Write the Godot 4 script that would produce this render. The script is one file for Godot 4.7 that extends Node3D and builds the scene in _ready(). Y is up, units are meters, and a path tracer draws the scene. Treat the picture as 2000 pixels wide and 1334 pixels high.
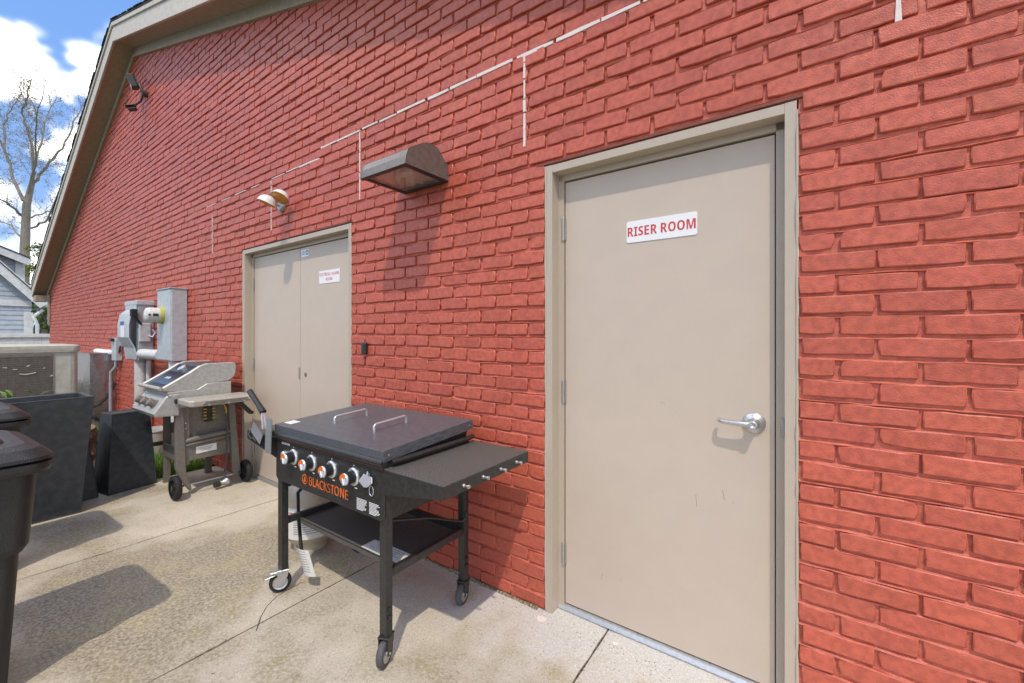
extends Node3D
# Brick gable wall with two steel doors, a flat-top griddle, a gas grill, planters and bins on a concrete patio.
# World: wall face z = 0, x runs along the wall, y up, metres.

const FPX := 816.0
const EYE := Vector3(0.0, 1.39, 1.80)
const YAW := 0.61215
const PITCH_PX := 16.0
const BEND := 0.287          # right-hand roof slope
const STEEP := 0.447         # left-hand roof slope
const APEX := Vector2(-7.84, 5.335)

var mats := {}
var tex := {}
var rng := RandomNumberGenerator.new()

# ------------------------------------------------------------------ pixels to points
func ray(u, v) -> Vector3:
	var fw := Vector3(-sin(YAW), 0, -cos(YAW))
	var rt := Vector3(cos(YAW), 0, -sin(YAW))
	return fw * FPX + rt * (u - 1000.0) + Vector3.UP * (651.0 - v)

func pw(u, v, z = 0.0) -> Vector3:
	var d := ray(u, v)
	return EYE + d * ((z - EYE.z) / d.z)

func pg(u, v, y = 0.0) -> Vector3:
	var d := ray(u, v)
	return EYE + d * ((y - EYE.y) / d.y)

func pside(u, v, x) -> Vector3:
	var d := ray(u, v)
	return EYE + d * ((x - EYE.x) / d.x)

func pdepth(u, v, depth) -> Vector3:
	return EYE + ray(u, v) * (depth / FPX)

# ------------------------------------------------------------------ mesh builder
class Geo:
	var v := PackedVector3Array()
	var n := PackedVector3Array()
	var uv := PackedVector2Array()
	var uv2 := PackedVector2Array()
	var col := PackedColorArray()
	var tint := Color(1, 1, 1)
	var use_col := false
	var uv_fn = null

	func tri(a: Vector3, b: Vector3, c: Vector3, na = null, nb = null, nc = null):
		var f := (b - a).cross(c - a)
		if f.length_squared() < 1e-16:
			return
		f = f.normalized()
		v.append(a); v.append(c); v.append(b)
		n.append(f if na == null else na); n.append(f if nc == null else nc); n.append(f if nb == null else nb)
		if use_col:
			for k in 3: col.append(tint)

	func quad(a, b, c, d):
		tri(a, b, c); tri(a, c, d)

	func box(c: Vector3, s: Vector3, bev := 0.0, bs := Basis()):
		var h := s * 0.5
		if bev <= 0.0:
			for ax in 3:
				for sg in [-1.0, 1.0]:
					var u := Vector3.ZERO; var w := Vector3.ZERO; var o := Vector3.ZERO
					o[ax] = sg * h[ax]; u[(ax + 1) % 3] = h[(ax + 1) % 3]; w[(ax + 2) % 3] = h[(ax + 2) % 3]
					if sg < 0: u = -u
					quad(c + bs * (o - u - w), c + bs * (o + u - w), c + bs * (o + u + w), c + bs * (o - u + w))
			return
		var b: float = min(bev, min(h.x, min(h.y, h.z)) * 0.9)
		# faces, edges and corners of a chamfered box
		for ax in 3:
			for sg in [-1.0, 1.0]:
				var u := Vector3.ZERO; var w := Vector3.ZERO; var o := Vector3.ZERO
				o[ax] = sg * h[ax]; u[(ax + 1) % 3] = h[(ax + 1) % 3] - b; w[(ax + 2) % 3] = h[(ax + 2) % 3] - b
				if sg < 0: u = -u
				quad(c + bs * (o - u - w), c + bs * (o + u - w), c + bs * (o + u + w), c + bs * (o - u + w))
		for ax in 3:
			var p := (ax + 1) % 3; var q := (ax + 2) % 3
			for s1 in [-1.0, 1.0]:
				for s2 in [-1.0, 1.0]:
					var e1 := Vector3.ZERO; var e2 := Vector3.ZERO; var l := Vector3.ZERO
					e1[p] = s1 * h[p]; e1[q] = s2 * (h[q] - b)
					e2[p] = s1 * (h[p] - b); e2[q] = s2 * h[q]
					l[ax] = h[ax] - b
					if s1 * s2 > 0:
						quad(c + bs * (e1 - l), c + bs * (e2 - l), c + bs * (e2 + l), c + bs * (e1 + l))
					else:
						quad(c + bs * (e2 - l), c + bs * (e1 - l), c + bs * (e1 + l), c + bs * (e2 + l))
		for sx in [-1.0, 1.0]:
			for sy in [-1.0, 1.0]:
				for sz in [-1.0, 1.0]:
					var a := Vector3(sx * h.x, sy * (h.y - b), sz * (h.z - b))
					var d := Vector3(sx * (h.x - b), sy * h.y, sz * (h.z - b))
					var e := Vector3(sx * (h.x - b), sy * (h.y - b), sz * h.z)
					if sx * sy * sz > 0: tri(c + bs * a, c + bs * d, c + bs * e)
					else: tri(c + bs * a, c + bs * e, c + bs * d)

	func bar(a: Vector3, b: Vector3, w: float, h: float, bev := 0.002, up := Vector3.UP):
		var d := b - a
		var l := d.length()
		d /= l
		if absf(d.dot(up)) > 0.99: up = Vector3.RIGHT if absf(d.x) < 0.9 else Vector3.BACK
		var sd := d.cross(up).normalized()
		var u2 := sd.cross(d)
		box((a + b) * 0.5, Vector3(l, h, w), bev, Basis(d, u2, sd))

	func ring(c: Vector3, ax: Vector3, r: float, seg: int) -> Array:
		var up := Vector3.UP if absf(ax.y) < 0.95 else Vector3.RIGHT
		var s := ax.cross(up).normalized(); var t := s.cross(ax).normalized()
		var o := []
		for k in seg:
			var a := TAU * k / seg
			o.append(c + (s * cos(a) + t * sin(a)) * r)
		return o

	func cyl(a: Vector3, b: Vector3, r0: float, r1 := -1.0, seg := 16, caps := true):
		if r1 < 0: r1 = r0
		lathe([Vector2(0 if caps else r0, 0), Vector2(r0, 0), Vector2(r1, a.distance_to(b)), Vector2(0 if caps else r1, a.distance_to(b))], a, (b - a).normalized(), seg)

	# profile of (radius, height along the axis); every stretch of the profile keeps its own edge
	func lathe(prof: Array, base: Vector3, ax: Vector3, seg := 20, smooth := false):
		var up := Vector3.UP if absf(ax.y) < 0.95 else Vector3.RIGHT
		var s := ax.cross(up).normalized(); var t := s.cross(ax).normalized()
		for i in prof.size() - 1:
			var p: Vector2 = prof[i]; var q: Vector2 = prof[i + 1]
			if p.distance_to(q) < 1e-6: continue
			var nn := Vector2(q.y - p.y, -(q.x - p.x)).normalized()
			var n0 := nn; var n1 := nn
			if smooth:
				if i > 0:
					var m: Vector2 = p - prof[i - 1]
					n0 = (nn + Vector2(m.y, -m.x).normalized()).normalized()
				if i < prof.size() - 2:
					var m2: Vector2 = prof[i + 2] - q
					n1 = (nn + Vector2(m2.y, -m2.x).normalized()).normalized()
			for k in seg:
				var a0 := TAU * k / seg; var a1 := TAU * (k + 1) / seg
				var d0 := s * cos(a0) + t * sin(a0); var d1 := s * cos(a1) + t * sin(a1)
				var p0 := base + d0 * p.x + ax * p.y; var p1 := base + d1 * p.x + ax * p.y
				var q0 := base + d0 * q.x + ax * q.y; var q1 := base + d1 * q.x + ax * q.y
				var np0 := d0 * n0.x + ax * n0.y; var np1 := d1 * n0.x + ax * n0.y
				var nq0 := d0 * n1.x + ax * n1.y; var nq1 := d1 * n1.x + ax * n1.y
				otri(p0, p1, q1, np0, np1, nq1)
				otri(p0, q1, q0, np0, nq1, nq0)

	# a triangle turned to agree with its normals
	func otri(a, b, c, na, nb, nc):
		if (b - a).cross(c - a).dot(na + nb + nc) >= 0: tri(a, b, c, na, nb, nc)
		else: tri(a, c, b, na, nc, nb)

	func tube(pts: Array, radii, seg := 8, caps := true):
		var rings := []; var dirs := []
		var up := Vector3.UP
		for i in pts.size():
			var d: Vector3 = (pts[min(i + 1, pts.size() - 1)] - pts[max(i - 1, 0)]).normalized()
			if absf(d.dot(up)) > 0.97: up = Vector3.RIGHT
			var s := d.cross(up).normalized(); var t := s.cross(d).normalized()
			up = t
			var r: float = radii[i] if radii is Array else radii
			var o := []; var dd := []
			for k in seg:
				var a := TAU * k / seg
				var e := s * cos(a) + t * sin(a)
				o.append(pts[i] + e * r); dd.append(e)
			rings.append(o); dirs.append(dd)
		for i in pts.size() - 1:
			for k in seg:
				var j := (k + 1) % seg
				otri(rings[i][k], rings[i][j], rings[i + 1][j], dirs[i][k], dirs[i][j], dirs[i + 1][j])
				otri(rings[i][k], rings[i + 1][j], rings[i + 1][k], dirs[i][k], dirs[i + 1][j], dirs[i + 1][k])
		if caps:
			for e in [0, pts.size() - 1]:
				for k in range(1, seg - 1):
					var nn: Vector3 = (pts[0] - pts[1]).normalized() if e == 0 else (pts[e] - pts[e - 1]).normalized()
					otri(rings[e][0], rings[e][k], rings[e][k + 1], nn, nn, nn)

	# polygon in the plane (ux, uy) through o, pushed out by depth along ux x uy, edges chamfered by bev
	func prism(poly: Array, o: Vector3, ux: Vector3, uy: Vector3, depth: float, bev := 0.0):
		var p := PackedVector2Array(poly)
		if Geometry2D.is_polygon_clockwise(p): p.reverse()
		var m := p.size()
		var w := ux.cross(uy).normalized()
		var inner := PackedVector2Array()
		for i in m:
			var a: Vector2 = (p[i] - p[(i + m - 1) % m]).normalized(); var b: Vector2 = (p[(i + 1) % m] - p[i]).normalized()
			var na := Vector2(-a.y, a.x); var nb := Vector2(-b.y, b.x)
			var bis := (na + nb)
			inner.append(p[i] + bis / max(bis.dot(na), 0.35) * bev)
		var P := func(q: Vector2, h: float) -> Vector3: return o + ux * q.x + uy * q.y + w * h
		var ix := Geometry2D.triangulate_polygon(inner)
		for k in range(0, ix.size(), 3):
			var a: Vector2 = inner[ix[k]]; var b: Vector2 = inner[ix[k + 1]]; var c: Vector2 = inner[ix[k + 2]]
			otri(P.call(a, depth), P.call(b, depth), P.call(c, depth), w, w, w)
			otri(P.call(a, 0.0), P.call(b, 0.0), P.call(c, 0.0), -w, -w, -w)
		for i in m:
			var j := (i + 1) % m
			if bev > 0.0:
				quad(P.call(p[i], bev), P.call(p[j], bev), P.call(p[j], depth - bev), P.call(p[i], depth - bev))
				quad(P.call(p[i], depth - bev), P.call(p[j], depth - bev), P.call(inner[j], depth), P.call(inner[i], depth))
				quad(P.call(inner[i], 0.0), P.call(inner[j], 0.0), P.call(p[j], bev), P.call(p[i], bev))
			else:
				quad(P.call(p[i], 0.0), P.call(p[j], 0.0), P.call(p[j], depth), P.call(p[i], depth))

	# rounded-rectangle sections [centre, half x, half z, corner radius] joined with smooth sides
	func loft(secs: Array, seg := 6, cap_low := true, cap_high := true):
		var rings := []
		for s in secs:
			var o := []
			for q in 4:
				var cx: float = (s[1] - s[3]) * [1, -1, -1, 1][q]; var cz: float = (s[2] - s[3]) * [1, 1, -1, -1][q]
				for k in seg + 1:
					var a := PI * 0.5 * (q + float(k) / seg)
					o.append(s[0] + Vector3(cx + cos(a) * s[3], 0, cz + sin(a) * s[3]))
			rings.append(o)
		var m: int = rings[0].size()
		for i in rings.size() - 1:
			var norm := []
			for k in m:
				var along: Vector3 = rings[i + 1][k] - rings[i][k]
				var cr: Vector3 = rings[i][(k + 1) % m] - rings[i][(k + m - 1) % m]
				var ctr: Vector3 = (secs[i][0] + secs[i + 1][0]) * 0.5
				var nn := along.cross(cr).normalized()
				var mid: Vector3 = (rings[i][k] + rings[i + 1][k]) * 0.5
				if nn.dot(mid - ctr) < 0: nn = -nn
				if absf(nn.dot((mid - ctr).normalized())) < 1e-4 and nn.y < 0: nn = -nn
				norm.append(nn)
			for k in m:
				var j := (k + 1) % m
				otri(rings[i][k], rings[i][j], rings[i + 1][j], norm[k], norm[j], norm[j])
				otri(rings[i][k], rings[i + 1][j], rings[i + 1][k], norm[k], norm[j], norm[k])
		for e in ([0] if cap_low else []) + ([rings.size() - 1] if cap_high else []):
			var nn := Vector3.DOWN if e == 0 else Vector3.UP
			for k in m: otri(secs[e][0], rings[e][k], rings[e][(k + 1) % m], nn, nn, nn)

	func mesh(m: Material) -> ArrayMesh:
		var a := []
		a.resize(Mesh.ARRAY_MAX)
		a[Mesh.ARRAY_VERTEX] = v; a[Mesh.ARRAY_NORMAL] = n
		if uv.size() == v.size() and v.size() > 0: a[Mesh.ARRAY_TEX_UV] = uv
		if uv2.size() == v.size() and v.size() > 0: a[Mesh.ARRAY_TEX_UV2] = uv2
		if use_col: a[Mesh.ARRAY_COLOR] = col
		var am := ArrayMesh.new()
		am.add_surface_from_arrays(Mesh.PRIMITIVE_TRIANGLES, a)
		am.surface_set_material(0, m)
		return am

# ------------------------------------------------------------------ objects
var taken := {}
func numbered(called: String) -> String:
	taken[called] = taken.get(called, -1) + 1
	return called if taken[called] == 0 else "%s_%03d" % [called, taken[called]]

func thing(called, label, category, base := Vector3.ZERO, group := "") -> Node3D:
	var o := Node3D.new()
	o.name = numbered(called)
	add_child(o)
	o.position = base
	o.set_meta("label", label); o.set_meta("category", category)
	if group: o.set_meta("group", group)
	return o

# geometry given in world metres, hung under a thing (or a part of one)
func part(called, g: Geo, m, parent: Node3D) -> MeshInstance3D:
	var o := MeshInstance3D.new()
	o.name = called
	o.mesh = g.mesh(mats[m] if m is String else m)
	parent.add_child(o, true)
	var p: Node = parent
	var off := Vector3.ZERO
	while p != self and p != null:
		off += p.position
		p = p.get_parent()
	o.position = -off
	return o

func structure(called, g: Geo, m) -> MeshInstance3D:
	var o := part(numbered(called), g, m, self)
	o.set_meta("kind", "structure")
	return o

func lettering(called, text, m, parent: Node3D, c: Vector3, size: Vector2, ux: Vector3, uy: Vector3, bold := 0.6, serif := false) -> MeshInstance3D:
	var f := SystemFont.new()
	f.font_names = PackedStringArray(["Droid Serif" if serif else "Droid Sans"])
	var fv := FontVariation.new()
	fv.base_font = f
	if bold > 0.5: f.font_weight = 700
	var t := TextMesh.new()
	t.text = text; t.font = fv; t.font_size = 48; t.pixel_size = 0.01; t.depth = 0.02; t.curve_step = 1.0
	t.material = mats[m]
	var box := t.get_aabb()
	var o := MeshInstance3D.new()
	o.name = called
	o.mesh = t
	parent.add_child(o, true)
	var p: Node = parent
	var off := Vector3.ZERO
	while p != self and p != null:
		off += p.position
		p = p.get_parent()
	var sx := size.x / box.size.x; var sy := size.y / box.size.y
	var b := Basis(ux * sx, uy * sy, ux.cross(uy) * 0.06)
	o.transform = Transform3D(b, c - off - b * (box.position + box.size * 0.5))
	return o

# ------------------------------------------------------------------ textures and materials
func noise(seed_, freq, type := FastNoiseLite.TYPE_SIMPLEX_SMOOTH, oct := 4) -> FastNoiseLite:
	var f := FastNoiseLite.new()
	f.seed = seed_; f.frequency = freq; f.noise_type = type; f.fractal_octaves = oct
	f.fractal_type = FastNoiseLite.FRACTAL_FBM if oct > 1 else FastNoiseLite.FRACTAL_NONE
	return f

func noise_image(seed_, freq, size := 512, oct := 4) -> Image:
	var im := noise(seed_, freq, FastNoiseLite.TYPE_SIMPLEX_SMOOTH, oct).get_seamless_image(size, size)
	im.convert(Image.FORMAT_L8)
	return im

func bump(seed_, freq, strength, size := 512, oct := 4) -> ImageTexture:
	var im := noise_image(seed_, freq, size, oct)
	im.convert(Image.FORMAT_RGBA8)
	im.bump_map_to_normal_map(strength)
	return ImageTexture.create_from_image(im)

# two-colour mottling: share of b grows with the noise between lo and hi
func mottle(seed_, freq, a: Color, b: Color, lo := 0.4, hi := 0.6, size := 512, oct := 5, speck := 0.0, speck_color := Color.WHITE) -> ImageTexture:
	var src := noise_image(seed_, freq, size, oct)
	var d := src.get_data()
	var out := PackedByteArray()
	out.resize(size * size * 3)
	var r := RandomNumberGenerator.new()
	r.seed = seed_
	for i in size * size:
		var t := smoothstep(lo, hi, d[i] / 255.0)
		var c := a.lerp(b, t)
		if speck > 0.0 and r.randf() < speck: c = c.lerp(speck_color, r.randf())
		out[i * 3] = int(clampf(c.r, 0, 1) * 255); out[i * 3 + 1] = int(clampf(c.g, 0, 1) * 255); out[i * 3 + 2] = int(clampf(c.b, 0, 1) * 255)
	var im := Image.create_from_data(size, size, false, Image.FORMAT_RGB8, out)
	return ImageTexture.create_from_image(im)

func mat(called, lin: Color, rough := 0.6, metal := 0.0, o := {}) -> StandardMaterial3D:
	var m := StandardMaterial3D.new()
	m.albedo_color = lin.linear_to_srgb()
	m.roughness = rough
	m.metallic = metal
	if o.has("map"):
		m.albedo_texture = tex[o.map]
	if o.has("bump"):
		m.normal_enabled = true
		m.normal_texture = tex[o.bump]
		m.normal_scale = o.get("bump_scale", 1.0)
	if o.has("rmap"):
		m.roughness_texture = tex[o.rmap]
	if o.has("scale"):
		m.uv1_triplanar = true
		m.uv1_world_triplanar = true
		m.uv1_scale = Vector3.ONE * o.scale
	if o.has("backlight"):
		m.backlight_enabled = true
		m.backlight = o.backlight
	if o.get("vcol", false): m.vertex_color_use_as_albedo = true
	mats[called] = m
	return m

func make_materials():
	tex.grain = bump(3, 0.06, 3.0)
	tex.pebble = bump(5, 0.15, 6.0)
	tex.soft = bump(7, 0.02, 3.0)
	tex.brick_bump = bump(11, 0.11, 6.0, 512, 4)
	tex.brick_map = mottle(13, 0.02, Color(1, 1, 1), Color(0.89, 0.88, 0.885), 0.2, 0.85, 512, 6, 0.005, Color(1, 0.88, 0.86))
	tex.brick_speckled = mottle(17, 0.03, Color(0.97, 0.95, 0.95), Color(0.89, 0.88, 0.88), 0.2, 0.85, 512, 5, 0.045, Color(1, 0.97, 0.96))
	tex.paint = mottle(19, 0.008, Color(1, 1, 1), Color(0.988, 0.986, 0.988), 0.1, 0.9, 512, 4, 0.0006, Color(0.75, 0.73, 0.71))
	tex.dusty = mottle(23, 0.02, Color(0.80, 0.80, 0.80), Color(1, 0.99, 0.97), 0.15, 0.9, 512, 5, 0.012, Color(1, 1, 1))
	tex.speckle = mottle(29, 0.25, Color(0.55, 0.55, 0.55), Color(1, 0.98, 0.95), 0.35, 0.65, 512, 2, 0.10, Color(1, 1, 1))
	tex.grit = mottle(47, 0.16, Color(0.90, 0.895, 0.89), Color(1, 1, 1), 0.15, 0.75, 512, 4, 0.02, Color(0.65, 0.6, 0.55))
	tex.gravelly = mottle(49, 0.07, Color(0.40, 0.40, 0.40), Color(0.92, 0.91, 0.88), 0.3, 0.8, 512, 4, 0.10, Color(1, 1, 1))
	tex.weather = mottle(31, 0.015, Color(1, 1, 1), Color(0.93, 0.925, 0.91), 0.2, 0.9, 512, 5)
	tex.bark = mottle(37, 0.03, Color(1, 1, 1), Color(0.6, 0.58, 0.55), 0.35, 0.65, 512, 5)
	# brick and doors
	mat("brick", Color(0.585, 0.126, 0.075), 0.44, 0.0, {"map": "brick_map", "bump": "brick_bump", "bump_scale": 0.2, "scale": 2.6, "vcol": true})
	mat("brick_low", Color(0.57, 0.13, 0.078), 0.5, 0.0, {"map": "brick_speckled", "bump": "brick_bump", "bump_scale": 0.2, "scale": 2.6, "vcol": true})
	mat("mortar", Color(0.60, 0.15, 0.092), 0.52, 0.0, {"map": "brick_map", "bump": "pebble", "bump_scale": 0.35, "scale": 2.9})
	mat("lintel", Color(0.22, 0.055, 0.035), 0.6, 0.0, {"map": "weather", "bump": "grain", "scale": 4.0})
	mat("caulk", Color(0.78, 0.70, 0.66), 0.8, 0.0, {"bump": "grain", "scale": 6.0})
	mat("door_paint", Color(0.545, 0.455, 0.365), 0.42, 0.0, {"map": "paint", "bump": "soft", "bump_scale": 0.03, "scale": 1.3})
	mat("frame_paint", Color(0.48, 0.405, 0.32), 0.42, 0.0, {"map": "paint", "bump": "grain", "bump_scale": 0.2, "scale": 3.0})
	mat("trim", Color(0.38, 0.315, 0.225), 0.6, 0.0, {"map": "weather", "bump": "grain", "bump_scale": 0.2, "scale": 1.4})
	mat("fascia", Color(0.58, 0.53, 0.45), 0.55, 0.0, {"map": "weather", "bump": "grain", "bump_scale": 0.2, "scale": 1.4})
	mat("shingle", Color(0.085, 0.08, 0.075), 0.95, 0.0, {"map": "speckle", "bump": "pebble", "scale": 4.0})
	# metals
	mat("zinc", Color(0.60, 0.61, 0.62), 0.34, 0.85, {"map": "weather", "scale": 9.0})
	mat("hinge_metal", Color(0.45, 0.43, 0.40), 0.45, 0.6, {"map": "weather", "scale": 9.0})
	mat("chrome", Color(0.72, 0.73, 0.75), 0.32, 0.7)
	mat("aluminium", Color(0.62, 0.64, 0.64), 0.38, 0.7, {"map": "weather", "bump": "grain", "bump_scale": 0.2, "scale": 5.0})
	mat("brass", Color(0.55, 0.40, 0.12), 0.35, 0.9)
	mat("black_steel", Color(0.035, 0.035, 0.034), 0.38, 0.0, {"map": "dusty", "bump": "grain", "bump_scale": 0.15, "scale": 3.0})
	mat("lid_steel", Color(0.115, 0.125, 0.145), 0.38, 0.0, {"map": "dusty", "bump": "soft", "bump_scale": 0.1, "scale": 1.8})
	mats.lid_steel.uv1_scale = Vector3(7.0, 7.0, 1.6)
	mat("shelf_steel", Color(0.25, 0.24, 0.225), 0.62, 0.0, {"map": "gravelly", "bump": "pebble", "bump_scale": 0.4, "scale": 5.0})
	mat("rubber", Color(0.018, 0.018, 0.019), 0.75, 0.0, {"map": "dusty", "scale": 8.0})
	mat("grey_rubber", Color(0.10, 0.10, 0.105), 0.7, 0.0, {"map": "dusty", "scale": 8.0})
	mat("orange", Color(0.80, 0.16, 0.015), 0.5)
	mat("white_print", Color(0.75, 0.75, 0.75), 0.6)
	mat("grey_print", Color(0.25, 0.25, 0.27), 0.6)
	mat("red_print", Color(0.55, 0.06, 0.06), 0.5)
	mat("blue_print", Color(0.05, 0.10, 0.42), 0.5)
	mat("sign_white", Color(0.80, 0.80, 0.80), 0.35)
	mat("paper", Color(0.74, 0.72, 0.68), 0.8, 0.0, {"map": "weather", "scale": 8.0})
	# grill
	mat("grill_grey", Color(0.47, 0.47, 0.445), 0.45, 0.25, {"map": "weather", "bump": "grain", "bump_scale": 0.15, "scale": 3.0})
	mat("grill_leg", Color(0.20, 0.185, 0.165), 0.5, 0.15, {"map": "weather", "bump": "grain", "bump_scale": 0.15, "scale": 3.0})
	mat("grill_shelf", Color(0.47, 0.44, 0.385), 0.45, 0.2, {"map": "weather", "bump": "grain", "bump_scale": 0.15, "scale": 3.0})
	mat("enamel", Color(0.02, 0.024, 0.03), 0.12, 0.0)
	mat("knob_dusty", Color(0.22, 0.19, 0.165), 0.75, 0.0, {"map": "weather", "bump": "grain", "scale": 6.0})
	# wall boxes
	mat("box_grey", Color(0.50, 0.55, 0.58), 0.42, 0.1, {"map": "weather", "bump": "soft", "bump_scale": 0.1, "scale": 1.5})
	mat("box_grey_dark", Color(0.35, 0.40, 0.43), 0.45, 0.1, {"map": "weather", "bump": "soft", "bump_scale": 0.1, "scale": 1.5})
	mat("pvc", Color(0.70, 0.70, 0.69), 0.4, 0.0, {"map": "weather", "scale": 2.0})
	mat("yellow", Color(0.52, 0.47, 0.10), 0.55)
	mat("meter_grey", Color(0.62, 0.62, 0.58), 0.2)
	mat("duct", Color(0.46, 0.46, 0.47), 0.22, 0.85, {"map": "weather", "bump": "soft", "bump_scale": 0.3, "scale": 2.0})
	mat("bronze", Color(0.17, 0.145, 0.13), 0.24, 0.1, {"map": "weather", "scale": 3.0})
	mat("lamp_dark", Color(0.06, 0.055, 0.05), 0.5, 0.0, {"map": "weather", "scale": 4.0})
	mat("reflector", Color(0.6, 0.57, 0.5), 0.3, 0.6, {"bump": "soft", "scale": 9.0})
	mat("amber", Color(0.50, 0.22, 0.02), 0.15)
	mat("lamp_white", Color(0.75, 0.75, 0.73), 0.35)
	mat("keypad_black", Color(0.02, 0.022, 0.022), 0.35)
	var gl := mat("glass", Color(0.5, 0.5, 0.48), 0.03)
	gl.transparency = BaseMaterial3D.TRANSPARENCY_ALPHA
	gl.albedo_color.a = 0.15
	# containers
	mat("planter", Color(0.052, 0.061, 0.071), 0.48, 0.0, {"map": "dusty", "bump": "grain", "bump_scale": 0.12, "scale": 1.3})
	mat("bin_plastic", Color(0.034, 0.034, 0.036), 0.45, 0.0, {"map": "speckle", "bump": "pebble", "bump_scale": 0.35, "scale": 2.4})
	mat("tank", Color(0.50, 0.43, 0.34), 0.35, 0.0, {"map": "weather", "scale": 3.0})
	mat("bucket", Color(0.55, 0.54, 0.50), 0.5, 0.0, {"map": "weather", "scale": 3.0})
	# condenser
	mat("condenser", Color(0.53, 0.54, 0.455), 0.5, 0.1, {"map": "weather", "bump": "soft", "bump_scale": 0.15, "scale": 1.5})
	mat("coil", Color(0.20, 0.18, 0.15), 0.8, 0.1, {"map": "weather", "scale": 1.8})
	# ground and plants
	mat("soil", Color(0.10, 0.075, 0.05), 1.0, 0.0, {"map": "bark", "bump": "pebble", "scale": 2.0})
	mat("old_mortar", Color(0.42, 0.34, 0.22), 0.95, 0.0, {"map": "bark", "bump": "pebble", "scale": 4.0})
	mat("grit_bit", Color(0.22, 0.19, 0.15), 0.95, 0.0, {"vcol": true})
	mat("joint_dirt", Color(0.20, 0.15, 0.09), 1.0, 0.0, {"map": "bark", "bump": "pebble", "scale": 3.0})
	mat("lawn", Color(0.075, 0.11, 0.035), 1.0, 0.0, {"map": "bark", "bump": "pebble", "scale": 0.7})
	mat("grass_blade", Color(0.12, 0.26, 0.03), 0.6, 0.0, {"backlight": Color(0.10, 0.20, 0.02), "vcol": true})
	mat("leaf", Color(0.13, 0.22, 0.035), 0.55, 0.0, {"backlight": Color(0.12, 0.18, 0.02), "vcol": true})
	mat("leaf_yellow", Color(0.20, 0.22, 0.03), 0.6, 0.0, {"backlight": Color(0.20, 0.2, 0.02), "vcol": true})
	mat("bud", Color(0.26, 0.23, 0.11), 0.8)
	mat("bark", Color(0.27, 0.24, 0.20), 0.95, 0.0, {"map": "bark", "bump": "pebble", "scale": 1.2})
	mat("bark_pale", Color(0.40, 0.36, 0.30), 0.95, 0.0, {"map": "bark", "scale": 1.2})
	mat("stone", Color(0.35, 0.27, 0.18), 0.9, 0.0, {"map": "bark", "bump": "pebble", "scale": 5.0})
	# neighbour
	mat("siding", Color(0.47, 0.51, 0.56), 0.7, 0.0, {"map": "weather", "scale": 0.5})
	mat("white_wood", Color(0.72, 0.72, 0.70), 0.6, 0.0, {"map": "weather", "scale": 0.6})
	mat("roofing", Color(0.09, 0.09, 0.09), 0.95, 0.0, {"map": "speckle", "scale": 1.0})

# ------------------------------------------------------------------ sky
func make_sky() -> Sky:
	var w := 1200; var h := 600
	var im := Image.create(w, h, false, Image.FORMAT_RGBF)
	var big := noise(41, 0.55, FastNoiseLite.TYPE_SIMPLEX_SMOOTH, 5)
	big.fractal_gain = 0.52
	var fine := noise(43, 3.2, FastNoiseLite.TYPE_SIMPLEX_SMOOTH, 4)
	var wisp := noise(45, 16.0, FastNoiseLite.TYPE_SIMPLEX_SMOOTH, 5)
	wisp.fractal_gain = 0.55
	var puffs := []          # the cumulus seen over the neighbour's roof, and its like all round the sky
	for p in [[25, 115, 60, 0.6], [70, 180, 40, 0.3], [-20, 70, 50, 0.5], [150, 95, 40, 0.22], [180, 150, 45, 0.35], [130, 300, 40, 0.25]]:
		var k: float = p[2] * 0.43 / FPX
		puffs.append([ray(p[0], p[1]).normalized(), k * k * 0.5, p[3]])
	var clear := []
	for p in [[130, 5, 60], [230, -20, 70], [108, 105, 26], [40, -20, 55], [90, 235, 40], [20, 260, 50], [60, 330, 50], [140, 200, 36], [20, 210, 30]]:
		var k: float = p[2] * 0.43 / FPX
		clear.append([ray(p[0], p[1]).normalized(), k * k * 0.5])
	for y in h:
		var el := PI * (0.5 - (y + 0.5) / h)
		for x in w:
			if el < -0.05:
				im.set_pixel(x, y, Color(0.24, 0.23, 0.20))
				continue
			var az := TAU * ((x + 0.5) / w)
			var d := Vector3(sin(az) * cos(el), sin(el), -cos(az) * cos(el))
			var t := clampf(d.y, 0, 1)
			var blue := Color(0.20, 0.30, 0.46).lerp(Color(0.038, 0.118, 0.33), pow(t, 0.5))
			var q := d / (d.y + 0.25) * 1.6
			var c := big.get_noise_3d(q.x, d.y * 1.5, q.z) * 0.75 + fine.get_noise_3d(d.x * 1.6, d.y * 3.2, d.z * 1.6) * 0.24
			var ws := wisp.get_noise_3d(d.x, d.y * 1.3, d.z)
			var d0 := d
			d = (d + Vector3(ws, wisp.get_noise_3d(d.y + 7.0, d.z, d.x), -ws) * 0.030).normalized()
			c += ws * 0.30
			for p in puffs:
				var dd: float = 1.0 - d.dot(p[0])
				if dd < p[1] * 3.0: c += p[2] * exp(-dd / p[1])
			for cl in clear:
				var dd: float = 1.0 - d.dot(cl[0])
				if dd < cl[1] * 4.0: c -= 0.6 * exp(-dd / cl[1])
			var cover := smoothstep(0.02, 0.46, c + 0.14)
			var shade := 0.92 + 0.14 * clampf(c, 0, 1) + 0.10 * fine.get_noise_3d(d.x * 3.0 + 9, d.y * 5.0, d.z * 3.0) + 0.10 * ws
			var cloud := Color(1.12, 1.10, 1.08) * shade
			im.set_pixel(x, y, blue.lerp(cloud, cover))
	var m := PanoramaSkyMaterial.new()
	m.panorama = ImageTexture.create_from_image(im)
	var s := Sky.new()
	s.sky_material = m
	return s

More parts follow.
